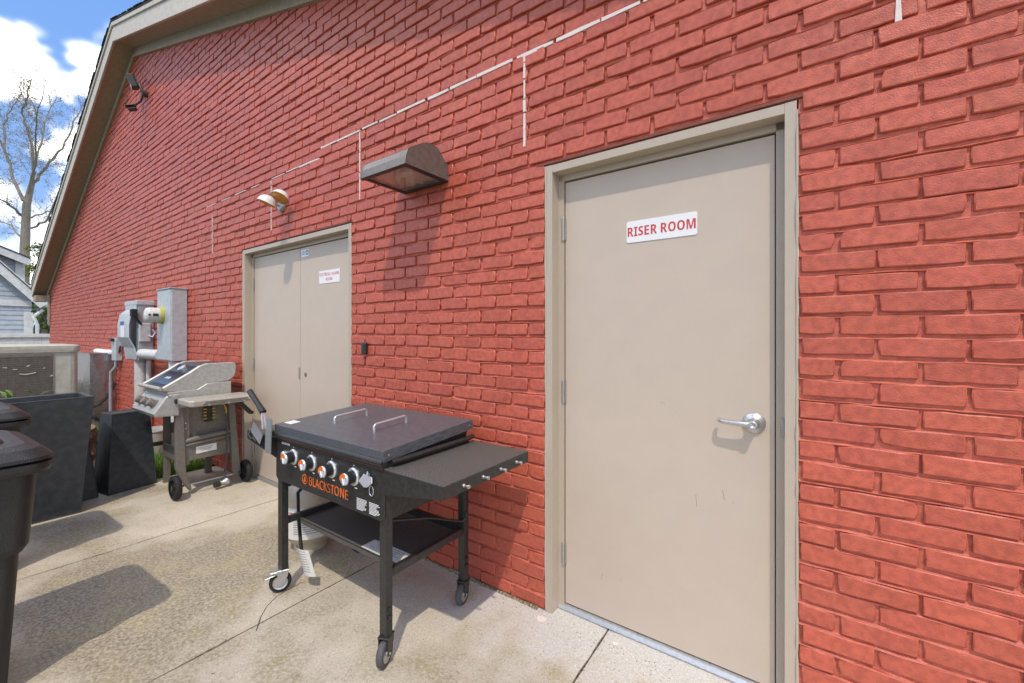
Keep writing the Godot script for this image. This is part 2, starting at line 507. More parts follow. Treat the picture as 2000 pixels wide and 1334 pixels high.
# ------------------------------------------------------------------ the wall
const J0 := 1.233
const COURSE := 0.0725
const PITCH := 0.2085
const X_LEFT := -14.6
const X_RIGHT := 2.5
const OPEN_A := [-1.066, -0.020, 2.226]
const OPEN_B := [-4.445, -2.683, 2.192]

func rake(x: float) -> float:
	return APEX.y - (BEND * (x - APEX.x) if x > APEX.x else STEEP * (APEX.x - x))

var brick_cache := {}
func brick_geo(w: float, h: float, variant: int, lod: int) -> Geo:
	var key := "%d_%d_%d_%d" % [roundi(w * 500), roundi(h * 500), variant, lod]
	if brick_cache.has(key): return brick_cache[key]
	var r := RandomNumberGenerator.new()
	r.seed = hash(key)
	var g := Geo.new()
	g.use_col = true
	var tone := 0.86 + 0.18 * r.randf()
	g.tint = Color(tone, tone * (0.97 + 0.06 * r.randf()), tone * (0.97 + 0.06 * r.randf()))
	var nx := 4 if lod == 0 else (2 if lod == 1 else 1)
	if w < 0.13: nx = max(1, nx / 2)
	var ny := 2 if lod == 0 else 1
	var b := 0.0038
	var wob := func(k: float) -> float: return (r.randf() - 0.5) * k
	var front := []           # (nx+1) x (ny+1), inset by the worn edge
	for j in ny + 1:
		var row := []
		for i in nx + 1:
			row.append(Vector3(lerpf(-w * 0.5 + b, w * 0.5 - b, float(i) / nx) + wob.call(0.004), lerpf(-h * 0.5 + b, h * 0.5 - b, float(j) / ny) + wob.call(0.0042), wob.call(0.0032)))
		front.append(row)
	for cy in [0, ny]:          # now and then a broken corner
		for cx in [0, nx]:
			if r.randf() < 0.09: front[cy][cx] += Vector3((0.008 if cx == 0 else -0.008) * r.randf(), (0.007 if cy == 0 else -0.007) * r.randf(), -0.003)
	var rim := []; var src := []
	for i in nx: rim.append(Vector2(i, 0))
	for j in ny: rim.append(Vector2(nx, j))
	for i in nx: rim.append(Vector2(nx - i, ny))
	for j in ny: rim.append(Vector2(0, ny - j))
	var mid := []; var low := []
	for p in rim:
		var f: Vector3 = front[int(p.y)][int(p.x)]
		src.append(f)
		var d := Vector3((p.x / nx - 0.5) * 2.0, (p.y / ny - 0.5) * 2.0, 0)
		d.x = signf(d.x) if absf(d.x) > 0.99 else 0.0
		d.y = signf(d.y) if absf(d.y) > 0.99 else 0.0
		var k := 0.75 if d.x != 0 and d.y != 0 else 1.0
		mid.append(f + d * (b * 0.85 * k + wob.call(0.0012)) + Vector3(0, 0, -0.003))
		low.append(f + d * (b * 1.1 * k) + Vector3(0, 0, -0.026))
	var tilt := []
	for k in (nx + 1) * (ny + 1): tilt.append(Vector3(wob.call(0.10), wob.call(0.14), 1).normalized())
	var smooth_n := func(p: Vector2) -> Vector3:
		var e := Vector3(0, 0, 1)
		if p.x == 0: e.x -= 0.8
		if p.x == nx: e.x += 0.8
		if p.y == 0: e.y -= 0.8
		if p.y == ny: e.y += 0.8
		return e.normalized()
	for j in ny:
		for i in nx:
			var a: Vector3 = front[j][i]; var c: Vector3 = front[j][i + 1]; var d: Vector3 = front[j + 1][i + 1]; var e: Vector3 = front[j + 1][i]
			var inner := func(p: Vector2) -> Vector3: return tilt[int(p.y) * (nx + 1) + int(p.x)]
			var n0: Vector3 = inner.call(Vector2(i, j)); var n1: Vector3 = inner.call(Vector2(i + 1, j)); var n2: Vector3 = inner.call(Vector2(i + 1, j + 1)); var n3: Vector3 = inner.call(Vector2(i, j + 1))
			g.otri(a, c, d, n0, n1, n2); g.otri(a, d, e, n0, n2, n3)
	var m := rim.size()
	for i in m:
		var j := (i + 1) % m
		var ni: Vector3 = smooth_n.call(rim[i]); var nj: Vector3 = smooth_n.call(rim[j])
		g.otri(src[i], src[j], mid[j], ni, nj, nj); g.otri(src[i], mid[j], mid[i], ni, nj, ni)
		var fl: Vector3 = (Vector3(ni.x, ni.y, 0.0) + Vector3(nj.x, nj.y, 0.0)).normalized()
		g.otri(mid[i], mid[j], low[j], fl, fl, fl); g.otri(mid[i], low[j], low[i], fl, fl, fl)
	brick_cache[key] = g
	return g

func sheet(g: Geo, x0: float, x1: float, ybot, ytop: Callable, cell: float, z: float, rough: float, nz: FastNoiseLite):
	var nx := maxi(1, ceili((x1 - x0) / cell))
	var hmax := 0.0
	for i in nx + 1: hmax = maxf(hmax, ytop.call(lerpf(x0, x1, float(i) / nx)) - ybot)
	var ny := maxi(1, ceili(hmax / cell))
	var P := []
	for i in nx + 1:
		var x := lerpf(x0, x1, float(i) / nx)
		var col := []
		for j in ny + 1:
			var y := lerpf(ybot, ytop.call(x), float(j) / ny)
			col.append(Vector3(x, y, z + nz.get_noise_2d(x, y) * rough))
		P.append(col)
	for i in nx:
		for j in ny:
			g.quad(P[i][j], P[i + 1][j], P[i + 1][j + 1], P[i][j + 1])

func build_wall(b: Node3D):
	# mortar behind the bricks, with the openings left out
	var nz := noise(71, 14.0, FastNoiseLite.TYPE_SIMPLEX_SMOOTH, 2)
	var g := Geo.new()
	var flat := func(y): return func(_x): return y
	var top := func(x): return rake(x) + 0.1
	var z := -0.0115
	sheet(g, OPEN_A[1], X_RIGHT, 0.0, flat.call(2.34), 0.03, z, 0.005, nz)
	sheet(g, OPEN_B[1], OPEN_A[0], 0.0, flat.call(2.34), 0.03, z, 0.005, nz)
	sheet(g, OPEN_A[0], OPEN_A[1], OPEN_A[2], flat.call(2.34), 0.03, z, 0.005, nz)
	sheet(g, OPEN_B[0], OPEN_B[1], OPEN_B[2], flat.call(2.34), 0.04, z, 0.005, nz)
	sheet(g, -7.0, OPEN_B[0], 0.0, flat.call(2.34), 0.05, z, 0.004, nz)
	sheet(g, X_LEFT, -7.0, 0.0, flat.call(2.34), 0.2, z, 0.003, nz)
	sheet(g, -3.2, X_RIGHT, 2.34, top, 0.035, z, 0.005, nz)
	sheet(g, -7.84, -3.2, 2.34, top, 0.08, z, 0.004, nz)
	sheet(g, X_LEFT, -7.84, 2.34, top, 0.2, z, 0.003, nz)
	# bed joints struck so that the mortar slopes out onto the brick below
	for row in range(-16, 60):
		var yj := J0 + COURSE * row
		var x := X_LEFT
		while x < X_RIGHT:
			var st := 0.045 if x > -3.4 else (0.11 if x > -7.0 else 0.4)
			var xe := minf(x + st, X_RIGHT)
			var skip := yj > minf(rake(x), rake(xe)) + 0.06
			for op in [OPEN_A, OPEN_B]:
				if yj < op[2] + 0.004:
					if x >= op[0] - 0.001 and x < op[1] - 0.001:
						xe = op[1]
						skip = true
					elif x < op[0] and xe > op[0]: xe = op[0]
			if not skip:
				var pa := []
				for xx in [x, xe]:
					var k := nz.get_noise_2d(xx * 0.7 + 31.0, yj); var k2 := nz.get_noise_2d(xx * 1.3 - 17.0, yj * 3.0)
					pa.append([Vector3(xx, yj + 0.011, -0.024), Vector3(xx, yj + 0.0020 + 0.004 * k2, -0.017 + 0.010 * k), Vector3(xx, yj - 0.0062 + 0.0035 * k2, -0.0022 + 0.0035 * k), Vector3(xx, yj - 0.0095 + 0.003 * k2, -0.008)])
				for q in 3:
					var dn: Vector3 = (pa[1][q] - pa[0][q + 1]).cross(pa[1][q + 1] - pa[0][q])
					g.quad(pa[0][q + 1], pa[1][q + 1], pa[1][q], pa[0][q])
			x = xe
	var wall := part("brick_wall", g, "mortar", b)
	# solid body behind the face
	var bk := Geo.new()
	bk.box(Vector3(X_LEFT + 0.06, 1.2, -2.1), Vector3(0.12, 2.4, 4.0)); bk.box(Vector3(X_RIGHT - 0.06, 1.2, -2.1), Vector3(0.12, 2.4, 4.0))
	part("end_wall", bk, "mortar", b)
	# bricks
	var cand := []
	var r := RandomNumberGenerator.new()
	r.seed = 5
	for row in range(-17, 60):
		var y0 := J0 + COURSE * row; var y1 := y0 + COURSE
		if y0 < 0.0: y0 = 0.0
		var off := 0.0 if posmod(row, 2) == 0 else PITCH * 0.5
		var wave := r.randf() * 9.0
		var i0 := floori((X_LEFT - 0.088 - off) / PITCH)
		for i in range(i0, 13):
			var a := 0.088 + off + PITCH * i; var e := a + PITCH
			a = maxf(a, X_LEFT); e = minf(e, X_RIGHT)
			if e - a < 0.03: continue
			a += r.randf_range(-0.004, 0.004) if a > X_LEFT else 0.0
			if y0 + 0.02 > rake((a + e) * 0.5) + 0.05: continue
			var segs := [[a, e, y0, y1]]
			for op in [OPEN_A, OPEN_B]:
				var nxt := []
				for s in segs:
					if s[2] >= op[2] or s[1] <= op[0] or s[0] >= op[1]:
						nxt.append(s); continue
					if s[0] < op[0] - 0.028: nxt.append([s[0], op[0] + 0.004, s[2], s[3]])
					if s[1] > op[1] + 0.028: nxt.append([op[1] - 0.004, s[1], s[2], s[3]])
					if s[3] - op[2] > 0.03: nxt.append([maxf(s[0], op[0]), minf(s[1], op[1]), op[2], s[3]])
				segs = nxt
			for s in segs:
				if s[1] - s[0] < 0.026 or s[3] - s[2] < 0.03: continue
				var w: float = s[1] - s[0] - r.randf_range(0.008, 0.014); var h: float = s[3] - s[2] - r.randf_range(0.009, 0.0165)
				var c := Vector3((s[0] + s[1]) * 0.5, (s[2] + s[3]) * 0.5 + 0.0034 * sin(s[0] * 2.3 + wave) + r.randf_range(-0.0015, 0.0015), r.randf_range(-0.0035, 0.003))
				var q := c - EYE
				var dep := q.dot(Vector3(-sin(YAW), 0, -cos(YAW)))
				var u := 1000.0 + FPX * q.dot(Vector3(cos(YAW), 0, -sin(YAW))) / maxf(dep, 0.05)
				var vv := 651.0 - FPX * q.y / maxf(dep, 0.05)
				var seen := dep > 0.3 and u > -40 and u < 2060 and vv > -40 and vv < 1370
				var area: float = w * h * (u + 163.0) / (dep * dep) if seen else 0.0
				cand.append([area, c, w, h, r.randi() % 7, r.randf_range(-0.008, 0.008), dep])
	var order := cand.duplicate()
	order.sort_custom(func(p, q): return p[0] > q[0])
	var rest := Geo.new()
	rest.use_col = true
	var count := 0
	for k in order.size():
		var p = order[k]
		var dep: float = p[6]
		var lod := 0 if dep < 3.2 else (1 if dep < 5.0 else 2)
		var bg := brick_geo(p[2], p[3], p[4], lod)
		var rot := Basis(Vector3(0, 0, 1), p[5])
		if count < 300 and p[0] > 0.0:
			count += 1
			var o := MeshInstance3D.new()
			o.name = "brick"
			if not bg.has_meta("am"): bg.set_meta("am", [bg.mesh(mats.brick), bg.mesh(mats.brick_low)])
			o.mesh = bg.get_meta("am")[1 if p[1].y < 0.62 and p[1].x < -0.9 else 0]
			wall.add_child(o, true)
			o.transform = Transform3D(rot, p[1])
		else:
			var tr := Transform3D(rot, p[1])
			rest.v.append_array(tr * bg.v)
			rest.n.append_array(Transform3D(rot, Vector3.ZERO) * bg.n)
			rest.col.append_array(bg.col)
	var ro := part("bricks", rest, "brick", wall)
	ro.set_meta("kind", "stuff")
	# steel lintels over the two openings
	for op in [OPEN_A, OPEN_B]:
		var lg := Geo.new()
		lg.box(Vector3((op[0] + op[1]) * 0.5, op[2] + 0.009, -0.05), Vector3(op[1] - op[0] + 0.10, 0.014, 0.096), 0.002)
		part("lintel", lg, "lintel", b)
	# left-over caulk of an old canopy: dashes along one course and drips below it
	var cz := 0.0022
	var x := -5.3
	while x < 0.5:
		var l := r.randf_range(0.12, 0.3)
		var yl := 2.826 if x > -3.3 else 2.7535
		var wd := 0.017 if x > -2.2 else 0.012
		if x < -3.6: wd = 0.007
		var cg := Geo.new()
		var y_a := yl + r.randf_range(-0.003, 0.003)
		var pts := [Vector2(x, y_a - wd * 0.5), Vector2(x + l * 0.4, y_a - wd * r.randf_range(0.35, 0.6)), Vector2(x + l, y_a - wd * 0.4), Vector2(x + l, y_a + wd * 0.4), Vector2(x + l * 0.6, y_a + wd * r.randf_range(0.4, 0.65)), Vector2(x, y_a + wd * 0.5)]
		cg.prism(pts, Vector3(0, 0, -0.012), Vector3.RIGHT, Vector3.UP, 0.012 + cz)
		part("caulk_line", cg, "caulk", wall)
		x += l + r.randf_range(0.004, 0.03) + (r.randf_range(0.05, 0.25) if x < -3.9 else 0.0)
	for s in [[-1.185, 2.352, 2.815, 0.015], [-2.578, 2.335, 2.815, 0.011], [-3.863, 2.30, 2.74, 0.010], [-5.144, 2.237, 2.64, 0.009], [0.243, 2.385, 2.815, 0.017]]:
		var y: float = s[1]
		while y < s[2]:
			var l := minf(r.randf_range(0.05, 0.16), s[2] - y)
			var cg := Geo.new()
			var w0: float = s[3] * r.randf_range(0.5, 1.1); var w1: float = s[3] * r.randf_range(0.5, 1.1)
			cg.prism([Vector2(s[0] - w0 * 0.5, y), Vector2(s[0] + w0 * 0.5, y), Vector2(s[0] + w1 * 0.5, y + l), Vector2(s[0] - w1 * 0.5, y + l)], Vector3(0, 0, -0.012), Vector3.RIGHT, Vector3.UP, 0.012 + cz + 0.001)
			part("caulk_drip", cg, "caulk", wall)
			y += l + r.randf_range(0.0, 0.012)

# ------------------------------------------------------------------ doors
func frame_of(b: Node3D, op: Array, face: float):
	var x0: float = op[0] + 0.005; var x1: float = op[1] - 0.005; var t: float = op[2] - 0.004
	var inner := 0.030
	for sd in [0, 1]:
		var g := Geo.new()
		var o: float = x0 if sd == 0 else x1
		var s := 1.0 if sd == 0 else -1.0
		# stepped jamb seen from above, drawn in (x, z)
		var sec := [Vector2(o, -0.16), Vector2(o, -0.006), Vector2(o + s * face, -0.006), Vector2(o + s * face, -0.070), Vector2(o + s * (face + inner), -0.070), Vector2(o + s * (face + inner), -0.16)]
		g.prism(sec, Vector3(0, 0.0, 0), Vector3.RIGHT, Vector3.BACK, -(t - 0.0), 0.0015)
		part("door_jamb", g, "frame_paint", b)
	var h := Geo.new()
	h.prism([Vector2(t, -0.16), Vector2(t, -0.006), Vector2(t - face, -0.006), Vector2(t - face, -0.070), Vector2(t - face - inner, -0.070), Vector2(t - face - inner, -0.16)], Vector3(x0 + face, 0, 0), Vector3.UP, Vector3.BACK, x1 - x0 - 2.0 * face, 0.0015)
	part("door_head", h, "frame_paint", b)
	var c := Geo.new()
	var r := RandomNumberGenerator.new()
	r.seed = 77
	for sd in [0, 1]:          # uneven bead of sealant between brick and frame
		var pts := []; var rad := []
		var y := 0.01
		while y < t:
			pts.append(Vector3((x0 - 0.001) if sd == 0 else (x1 + 0.001), y, -0.006 + r.randf_range(-0.003, 0.002))); rad.append(r.randf_range(0.0035, 0.007))
			y += r.randf_range(0.03, 0.09)
		c.tube(pts, rad, 6)
	part("sealant", c, "frame_paint", b)
	var k := Geo.new()
	k.box(Vector3((x0 + x1) * 0.5, t * 0.5, -0.150), Vector3(x1 - x0, t, 0.01))
	part("frame_back", k, "frame_paint", b)

func leaf_of(b: Node3D, x0: float, x1: float, y0: float, y1: float, label := "") -> MeshInstance3D:
	var g := Geo.new()
	g.box(Vector3((x0 + x1) * 0.5, (y0 + y1) * 0.5, -0.102), Vector3(x1 - x0, y1 - y0, 0.044), 0.0018)
	var d := part("door", g, "door_paint", b)
	if label: d.set_meta("label", label)
	return d

func hinge(d: Node3D, x: float, y: float):
	var g := Geo.new()
	g.cyl(Vector3(x, y - 0.056, -0.070), Vector3(x, y + 0.056, -0.070), 0.0075, -1, 12)
	for k in 4: g.cyl(Vector3(x, y - 0.034 + k * 0.0225, -0.070), Vector3(x, y - 0.0325 + k * 0.0225, -0.070), 0.0082, -1, 12)
	g.lathe([Vector2(0, 0.007), Vector2(0.005, 0.004), Vector2(0.0065, 0)], Vector3(x, y + 0.056, -0.070), Vector3.UP, 12)
	g.box(Vector3(x + 0.008, y, -0.0775), Vector3(0.012, 0.108, 0.003))
	part("hinge", g, "hinge_metal", d)

func threshold(b: Node3D, x0: float, x1: float):
	var g := Geo.new()
	g.prism([Vector2(-0.135, 0.004), Vector2(-0.062, 0.004), Vector2(-0.062, 0.009), Vector2(-0.072, 0.022), Vector2(-0.085, 0.026), Vector2(-0.135, 0.026)], Vector3(x0, 0, 0), Vector3.BACK, Vector3.UP, -(x1 - x0), 0.001)
	part("threshold", g, "aluminium", b)
	var s := Geo.new()
	for k in int((x1 - x0) / 0.3):
		var c := Vector3(x0 + 0.1 + k * 0.3, 0.0255, -0.08)
		s.lathe([Vector2(0, 0.002), Vector2(0.004, 0.0015), Vector2(0.005, 0)], c, Vector3.UP, 8)
	part("threshold_screws", s, "hinge_metal", b)

func build_doors(b: Node3D):
	frame_of(b, OPEN_A, 0.036)
	var d := leaf_of(b, -0.991, -0.0950, 0.032, 2.148, "taupe steel door with a silver lever handle")
	for y in [1.912, 1.094, 0.28]: hinge(d, -0.9985, y)
	# lever lock
	var c := Vector3(-0.164, 1.040, -0.080)
	var g := Geo.new()
	g.lathe([Vector2(0.041, 0), Vector2(0.041, 0.004), Vector2(0.037, 0.010), Vector2(0.024, 0.014), Vector2(0.019, 0.020), Vector2(0.016, 0.038), Vector2(0.0165, 0.054), Vector2(0.014, 0.060), Vector2(0.008, 0.060), Vector2(0.008, 0.057), Vector2(0, 0.057)], c, Vector3.BACK, 32, true)
	part("lock_rose", g, "zinc", d)
	var l := Geo.new()
	l.tube([c + Vector3(-0.005, 0, 0.046), c + Vector3(-0.03, 0.0, 0.05), c + Vector3(-0.06, 0.001, 0.05), c + Vector3(-0.096, 0.002, 0.050), c + Vector3(-0.112, 0.003, 0.044), c + Vector3(-0.118, 0.003, 0.030), c + Vector3(-0.118, 0.003, 0.024)], [0.0125, 0.011, 0.0095, 0.009, 0.0085, 0.008, 0.0075], 12)
	part("lever_handle", l, "zinc", d)
	var st := Geo.new()
	st.box(Vector3(-0.0705, 1.036, -0.068), Vector3(0.012, 0.075, 0.004), 0.001)
	st.cyl(Vector3(-0.086, 1.036, -0.092), Vector3(-0.070, 1.036, -0.092), 0.006, -1, 10)
	part("strike_plate", st, "hinge_metal", b)
	threshold(b, -1.022, -0.060)
	var sc := Geo.new()
	for p in [[1290, 785, 1299, 788, 0.0012], [1359, 966, 1361, 990, 0.0012], [1411, 957, 1415, 977, 0.001], [1174, 1132, 1177, 1120, 0.0016], [1212, 1134, 1213, 1130, 0.001], [1433, 978, 1431, 984, 0.001]]:
		var a := pw(p[0], p[1], -0.0795); var e := pw(p[2], p[3], -0.0795)
		sc.bar(a, e, p[4], 0.0012, 0.0)
	part("scuff_mark", sc, "grey_print", d)
	# pair of doors
	frame_of(b, OPEN_B, 0.036)
	var dl := leaf_of(b, -4.366, -3.534, 0.032, 2.116, "taupe steel door hinged on the side of the gas grill")
	var dr := leaf_of(b, -3.528, -2.762, 0.032, 2.116, "taupe steel door carrying the small white signs")
	for y in [1.87, 1.09, 0.30]: hinge(dl, -4.3735, y)
	for y in [1.87, 1.09, 0.30]: hinge(dr, -2.7545, y)
	var fl := Geo.new()
	fl.box(Vector3(-3.541, 1.05, -0.078), Vector3(0.022, 0.10, 0.004), 0.001)
	part("latch_guard", fl, "hinge_metal", dl)
	var lk := Geo.new()
	lk.lathe([Vector2(0, 0.002), Vector2(0.017, 0.002), Vector2(0.02, 0)], Vector3(-3.442, 1.04, -0.080), Vector3.BACK, 18)
	part("lock_cylinder", lk, "bronze", dr)
	threshold(b, -4.404, -2.724)

# ------------------------------------------------------------------ roof edge
func build_roof(b: Node3D):
	var o := 0.22               # overhang
	var soff := 0.115           # soffit above the bottom of the frieze board
	var apex := Vector3(APEX.x, APEX.y, 0)
	for sd in [-1, 1]:
		var slope: float = STEEP if sd < 0 else BEND
		var run: float = (apex.x - X_LEFT + 0.35) if sd < 0 else (X_RIGHT - apex.x + 0.5)
		var dirv := Vector3(sd, -slope, 0).normalized()
		var nrm := Vector3(sd * slope, 1, 0).normalized()
		var L := run * sqrt(1.0 + slope * slope)
		var fh := 0.13 if sd < 0 else 0.15
		var fz := Geo.new()      # frieze board against the brick
		fz.prism([Vector2(apex.x, apex.y), Vector2(apex.x + sd * run, apex.y - slope * run), Vector2(apex.x + sd * run, apex.y - slope * run + fh), Vector2(apex.x, apex.y + fh)], Vector3(0, 0, -0.02), Vector3.RIGHT, Vector3.UP, 0.048, 0.002)
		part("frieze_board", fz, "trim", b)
		var sf := Geo.new()      # soffit, in lengths with a joint between
		var n := 3
		for k in n:
			var a0 := run * k / n + (0.0 if k == 0 else 0.003); var a1 := run * (k + 1) / n - 0.003
			var p0 := apex + Vector3(sd * a0, -slope * a0 + soff, 0); var p1 := apex + Vector3(sd * a1, -slope * a1 + soff, 0)
			sf.prism([Vector2(p0.x, p0.y), Vector2(p1.x, p1.y), Vector2(p1.x, p1.y + 0.02), Vector2(p0.x, p0.y + 0.02)], Vector3(0, 0, 0.028), Vector3.RIGHT, Vector3.UP, o - 0.028, 0.0)
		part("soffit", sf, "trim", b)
		var fa := Geo.new()      # rake fascia
		var f0 := soff - 0.02
		fa.prism([Vector2(apex.x, apex.y + f0), Vector2(apex.x + sd * run, apex.y - slope * run + f0), Vector2(apex.x + sd * run, apex.y - slope * run + f0 + 0.20), Vector2(apex.x, apex.y + f0 + 0.20)], Vector3(0, 0, o), Vector3.RIGHT, Vector3.UP, 0.024, 0.002)
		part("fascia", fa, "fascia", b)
		var dr := Geo.new()      # drip strip above it
		dr.prism([Vector2(apex.x, apex.y + f0 + 0.20), Vector2(apex.x + sd * run, apex.y - slope * run + f0 + 0.20), Vector2(apex.x + sd * run, apex.y - slope * run + f0 + 0.255), Vector2(apex.x, apex.y + f0 + 0.255)], Vector3(0, 0, o - 0.03), Vector3.RIGHT, Vector3.UP, 0.070, 0.002)
		part("drip_strip", dr, "fascia", b)
		var rf := Geo.new()      # the deck
		rf.prism([Vector2(apex.x, apex.y + f0 + 0.256), Vector2(apex.x + sd * run, apex.y - slope * run + f0 + 0.256), Vector2(apex.x + sd * run, apex.y - slope * run + f0 + 0.275), Vector2(apex.x, apex.y + f0 + 0.275)], Vector3(0, 0, -8.0), Vector3.RIGHT, Vector3.UP, 8.0 + o + 0.045, 0.0)
		var deck := part("roof", rf, "shingle", b)
		var r := RandomNumberGenerator.new()
		r.seed = 21 + sd
		var m := int(L / 0.14)
		var vars := []
		for k in 4:
			var sg := Geo.new()
			sg.box(Vector3.ZERO, Vector3(0.20, 0.010, 0.32), 0.002)
			vars.append(sg.mesh(mats.shingle))
		for k in m:
			var q := MeshInstance3D.new()
			q.name = "shingle"
			q.mesh = vars[k % 4]
			deck.add_child(q, true)
			var c := apex + Vector3(0, f0 + 0.275, 0) + dirv * (0.10 + 0.14 * k) + nrm * (0.010 + 0.004 * r.randf()) + Vector3(0, 0, o - 0.108 + r.randf_range(-0.008, 0.008))
			q.transform = Transform3D(Basis(dirv * sd, nrm, Vector3.BACK).rotated(Vector3.BACK, r.randf_range(-0.03, 0.03)), c)
	# boxed eave end at the far left
	var e := Geo.new()
	var xe := X_LEFT - 0.35
	var ye := rake(X_LEFT) - STEEP * 0.35
	e.box(Vector3(X_LEFT - 0.175, ye + 0.05, 0.124), Vector3(0.35, 0.14, 0.19), 0.003)
	part("eave_return", e, "trim", b)
	var cb := Geo.new()
	cb.box(Vector3(X_LEFT + 0.05, 1.95, 0.02), Vector3(0.10, 0.7, 0.03), 0.003)
	part("corner_board", cb, "trim", b)

# ------------------------------------------------------------------ things on the wall
func small_signs():
	var s := thing("door_sign", "white plate lettered RISER ROOM in red", "sign", Vector3(-0.522, 1.80, -0.08))
	var g := Geo.new()
	var poly := []
	for q in 4:
		for k in 5:
			var a := PI * 0.5 * (q + k / 4.0)
			poly.append(Vector2([1, -1, -1, 1][q] * (0.152 - 0.009) + cos(a) * 0.009, [1, 1, -1, -1][q] * (0.049 - 0.009) + sin(a) * 0.009))
	g.prism(poly, Vector3(-0.522, 1.853, -0.0795), Vector3.RIGHT, Vector3.UP, 0.0025, 0.0004)
	var p := part("plate", g, "sign_white", s)
	lettering("lettering", "RISER ROOM", "red_print", s, Vector3(-0.522, 1.853, -0.0768), Vector2(0.292, 0.042), Vector3.RIGHT, Vector3.UP, 0.9)
	var t := thing("door_sign", "white plate lettered ELECTRICAL / ALARM ROOM on the double doors", "sign", Vector3(-3.09, 1.79, -0.08))
	var g2 := Geo.new()
	g2.box(Vector3(-3.09, 1.8415, -0.0785), Vector3(0.286, 0.103, 0.0025), 0.0005)
	part("plate", g2, "sign_white", t)
	lettering("lettering", "ELECTRICAL / ALARM", "red_print", t, Vector3(-3.09, 1.862, -0.0770), Vector2(0.262, 0.024), Vector3.RIGHT, Vector3.UP, 0.5)
	lettering("lettering", "ROOM", "red_print", t, Vector3(-3.09, 1.822, -0.0770), Vector2(0.085, 0.024), Vector3.RIGHT, Vector3.UP, 0.5)
	var k := thing("alarm_sticker", "small pale blue sticker at the top of the double doors", "sticker", Vector3(-3.45, 2.035, -0.08))
	var g3 := Geo.new()
	g3.box(Vector3(-3.45, 2.066, -0.0790), Vector3(0.115, 0.06, 0.0012))
	part("label", g3, "sign_white", k)
	var g4 := Geo.new()
	g4.lathe([Vector2(0.012, 0.0016), Vector2(0.020, 0.0016), Vector2(0.020, 0), Vector2(0.012, 0), Vector2(0.012, 0.0016)], Vector3(-3.418, 2.067, -0.0789), Vector3.BACK, 16)
	for i in 3: g4.box(Vector3(-3.474, 2.080 - i * 0.012, -0.0783), Vector3(0.05, 0.004, 0.0006))
	part("print", g4, "blue_print", k)

func wall_pack():
	var x1 := -1.717; var x0 := -2.100
	var t := thing("wall_light", "bronze wedge-shaped wall light with a glass underside between the doors", "wall light", Vector3(-1.91, 2.285, 0))
	var prof := []
	for p in [[877, 353.5], [876, 338], [867.5, 311.6], [856, 290], [845, 282], [832.7, 278], [820, 280.5], [811, 284], [803, 286], [797, 290], [793, 302], [791, 318]]:
		var q := pside(p[0], p[1], x1)
		prof.append(Vector2(maxf(q.z, 0.004), q.y))
	prof[0] = Vector2(0.004, 2.287)
	var g := Geo.new()
	# end caps
	for x in [x1, x0 + 0.006]:
		var c := Geo.new()
		c.prism(prof, Vector3(x - 0.006, 0, 0), Vector3.BACK, Vector3.UP, -0.006, 0.001)
		part("end_cap", c, "bronze", t)
	# the bent top sheet between them
	var inner := []
	for k in range(1, prof.size()):
		inner.append(prof[k] + Vector2(-0.004, -0.006) if k > 4 else prof[k] + Vector2(-0.002, -0.006))
	for k in range(1, prof.size() - 1):
		var a: Vector2 = prof[k]; var b: Vector2 = prof[k + 1]
		g.quad(Vector3(x0, a.y - 0.001, a.x - 0.001), Vector3(x0, b.y - 0.001, b.x - 0.001), Vector3(x1 - 0.006, b.y - 0.001, b.x - 0.001), Vector3(x1 - 0.006, a.y - 0.001, a.x - 0.001))
	g.box(Vector3((x0 + x1) * 0.5, 2.34, 0.004), Vector3(x1 - x0 - 0.02, 0.10, 0.006))
	part("housing", g, "bronze", t)
	var zf: float = prof[prof.size() - 1].x
	var f := Geo.new()
	var yb := 2.284
	for s in [[Vector3((x0 + x1) * 0.5, yb, 0.018), Vector3(x1 - x0 - 0.004, 0.012, 0.026)], [Vector3((x0 + x1) * 0.5, yb, zf - 0.016), Vector3(x1 - x0 - 0.004, 0.012, 0.026)], [Vector3(x0 + 0.016, yb, zf * 0.5), Vector3(0.026, 0.011, zf - 0.06)], [Vector3(x1 - 0.018, yb, zf * 0.5), Vector3(0.026, 0.011, zf - 0.06)]]:
		f.box(s[0], s[1], 0.002)
	part("glass_frame", f, "black_steel", t)
	var gp := Geo.new()
	gp.box(Vector3((x0 + x1) * 0.5, yb + 0.001, zf * 0.5), Vector3(x1 - x0 - 0.05, 0.003, zf - 0.05))
	part("glass_pane", gp, "glass", t)
	var rf := Geo.new()          # hammered reflector and the lamp
	var n := 8
	for i in n:
		for j in n:
			var P := func(a, b) -> Vector3:
				var sx := float(a) / n; var sz := float(b) / n
				var hgt := 0.055 * sin(PI * sx) * sin(PI * sz) + 0.006 * sin(a * 2.7 + b * 3.9)
				return Vector3(lerpf(x0 + 0.03, x1 - 0.03, sx), yb + 0.02 + hgt, lerpf(0.03, zf - 0.03, sz))
			rf.quad(P.call(i, j), P.call(i + 1, j), P.call(i + 1, j + 1), P.call(i, j + 1))
	part("reflector", rf, "reflector", t)
	var lb := Geo.new()
	lb.lathe([Vector2(0, 0), Vector2(0.016, 0.004), Vector2(0.018, 0.05), Vector2(0.022, 0.09), Vector2(0.012, 0.11), Vector2(0, 0.115)], Vector3(-1.98, yb + 0.045, 0.15), Vector3.RIGHT, 14, true)
	part("bulb", lb, "lamp_white", t)

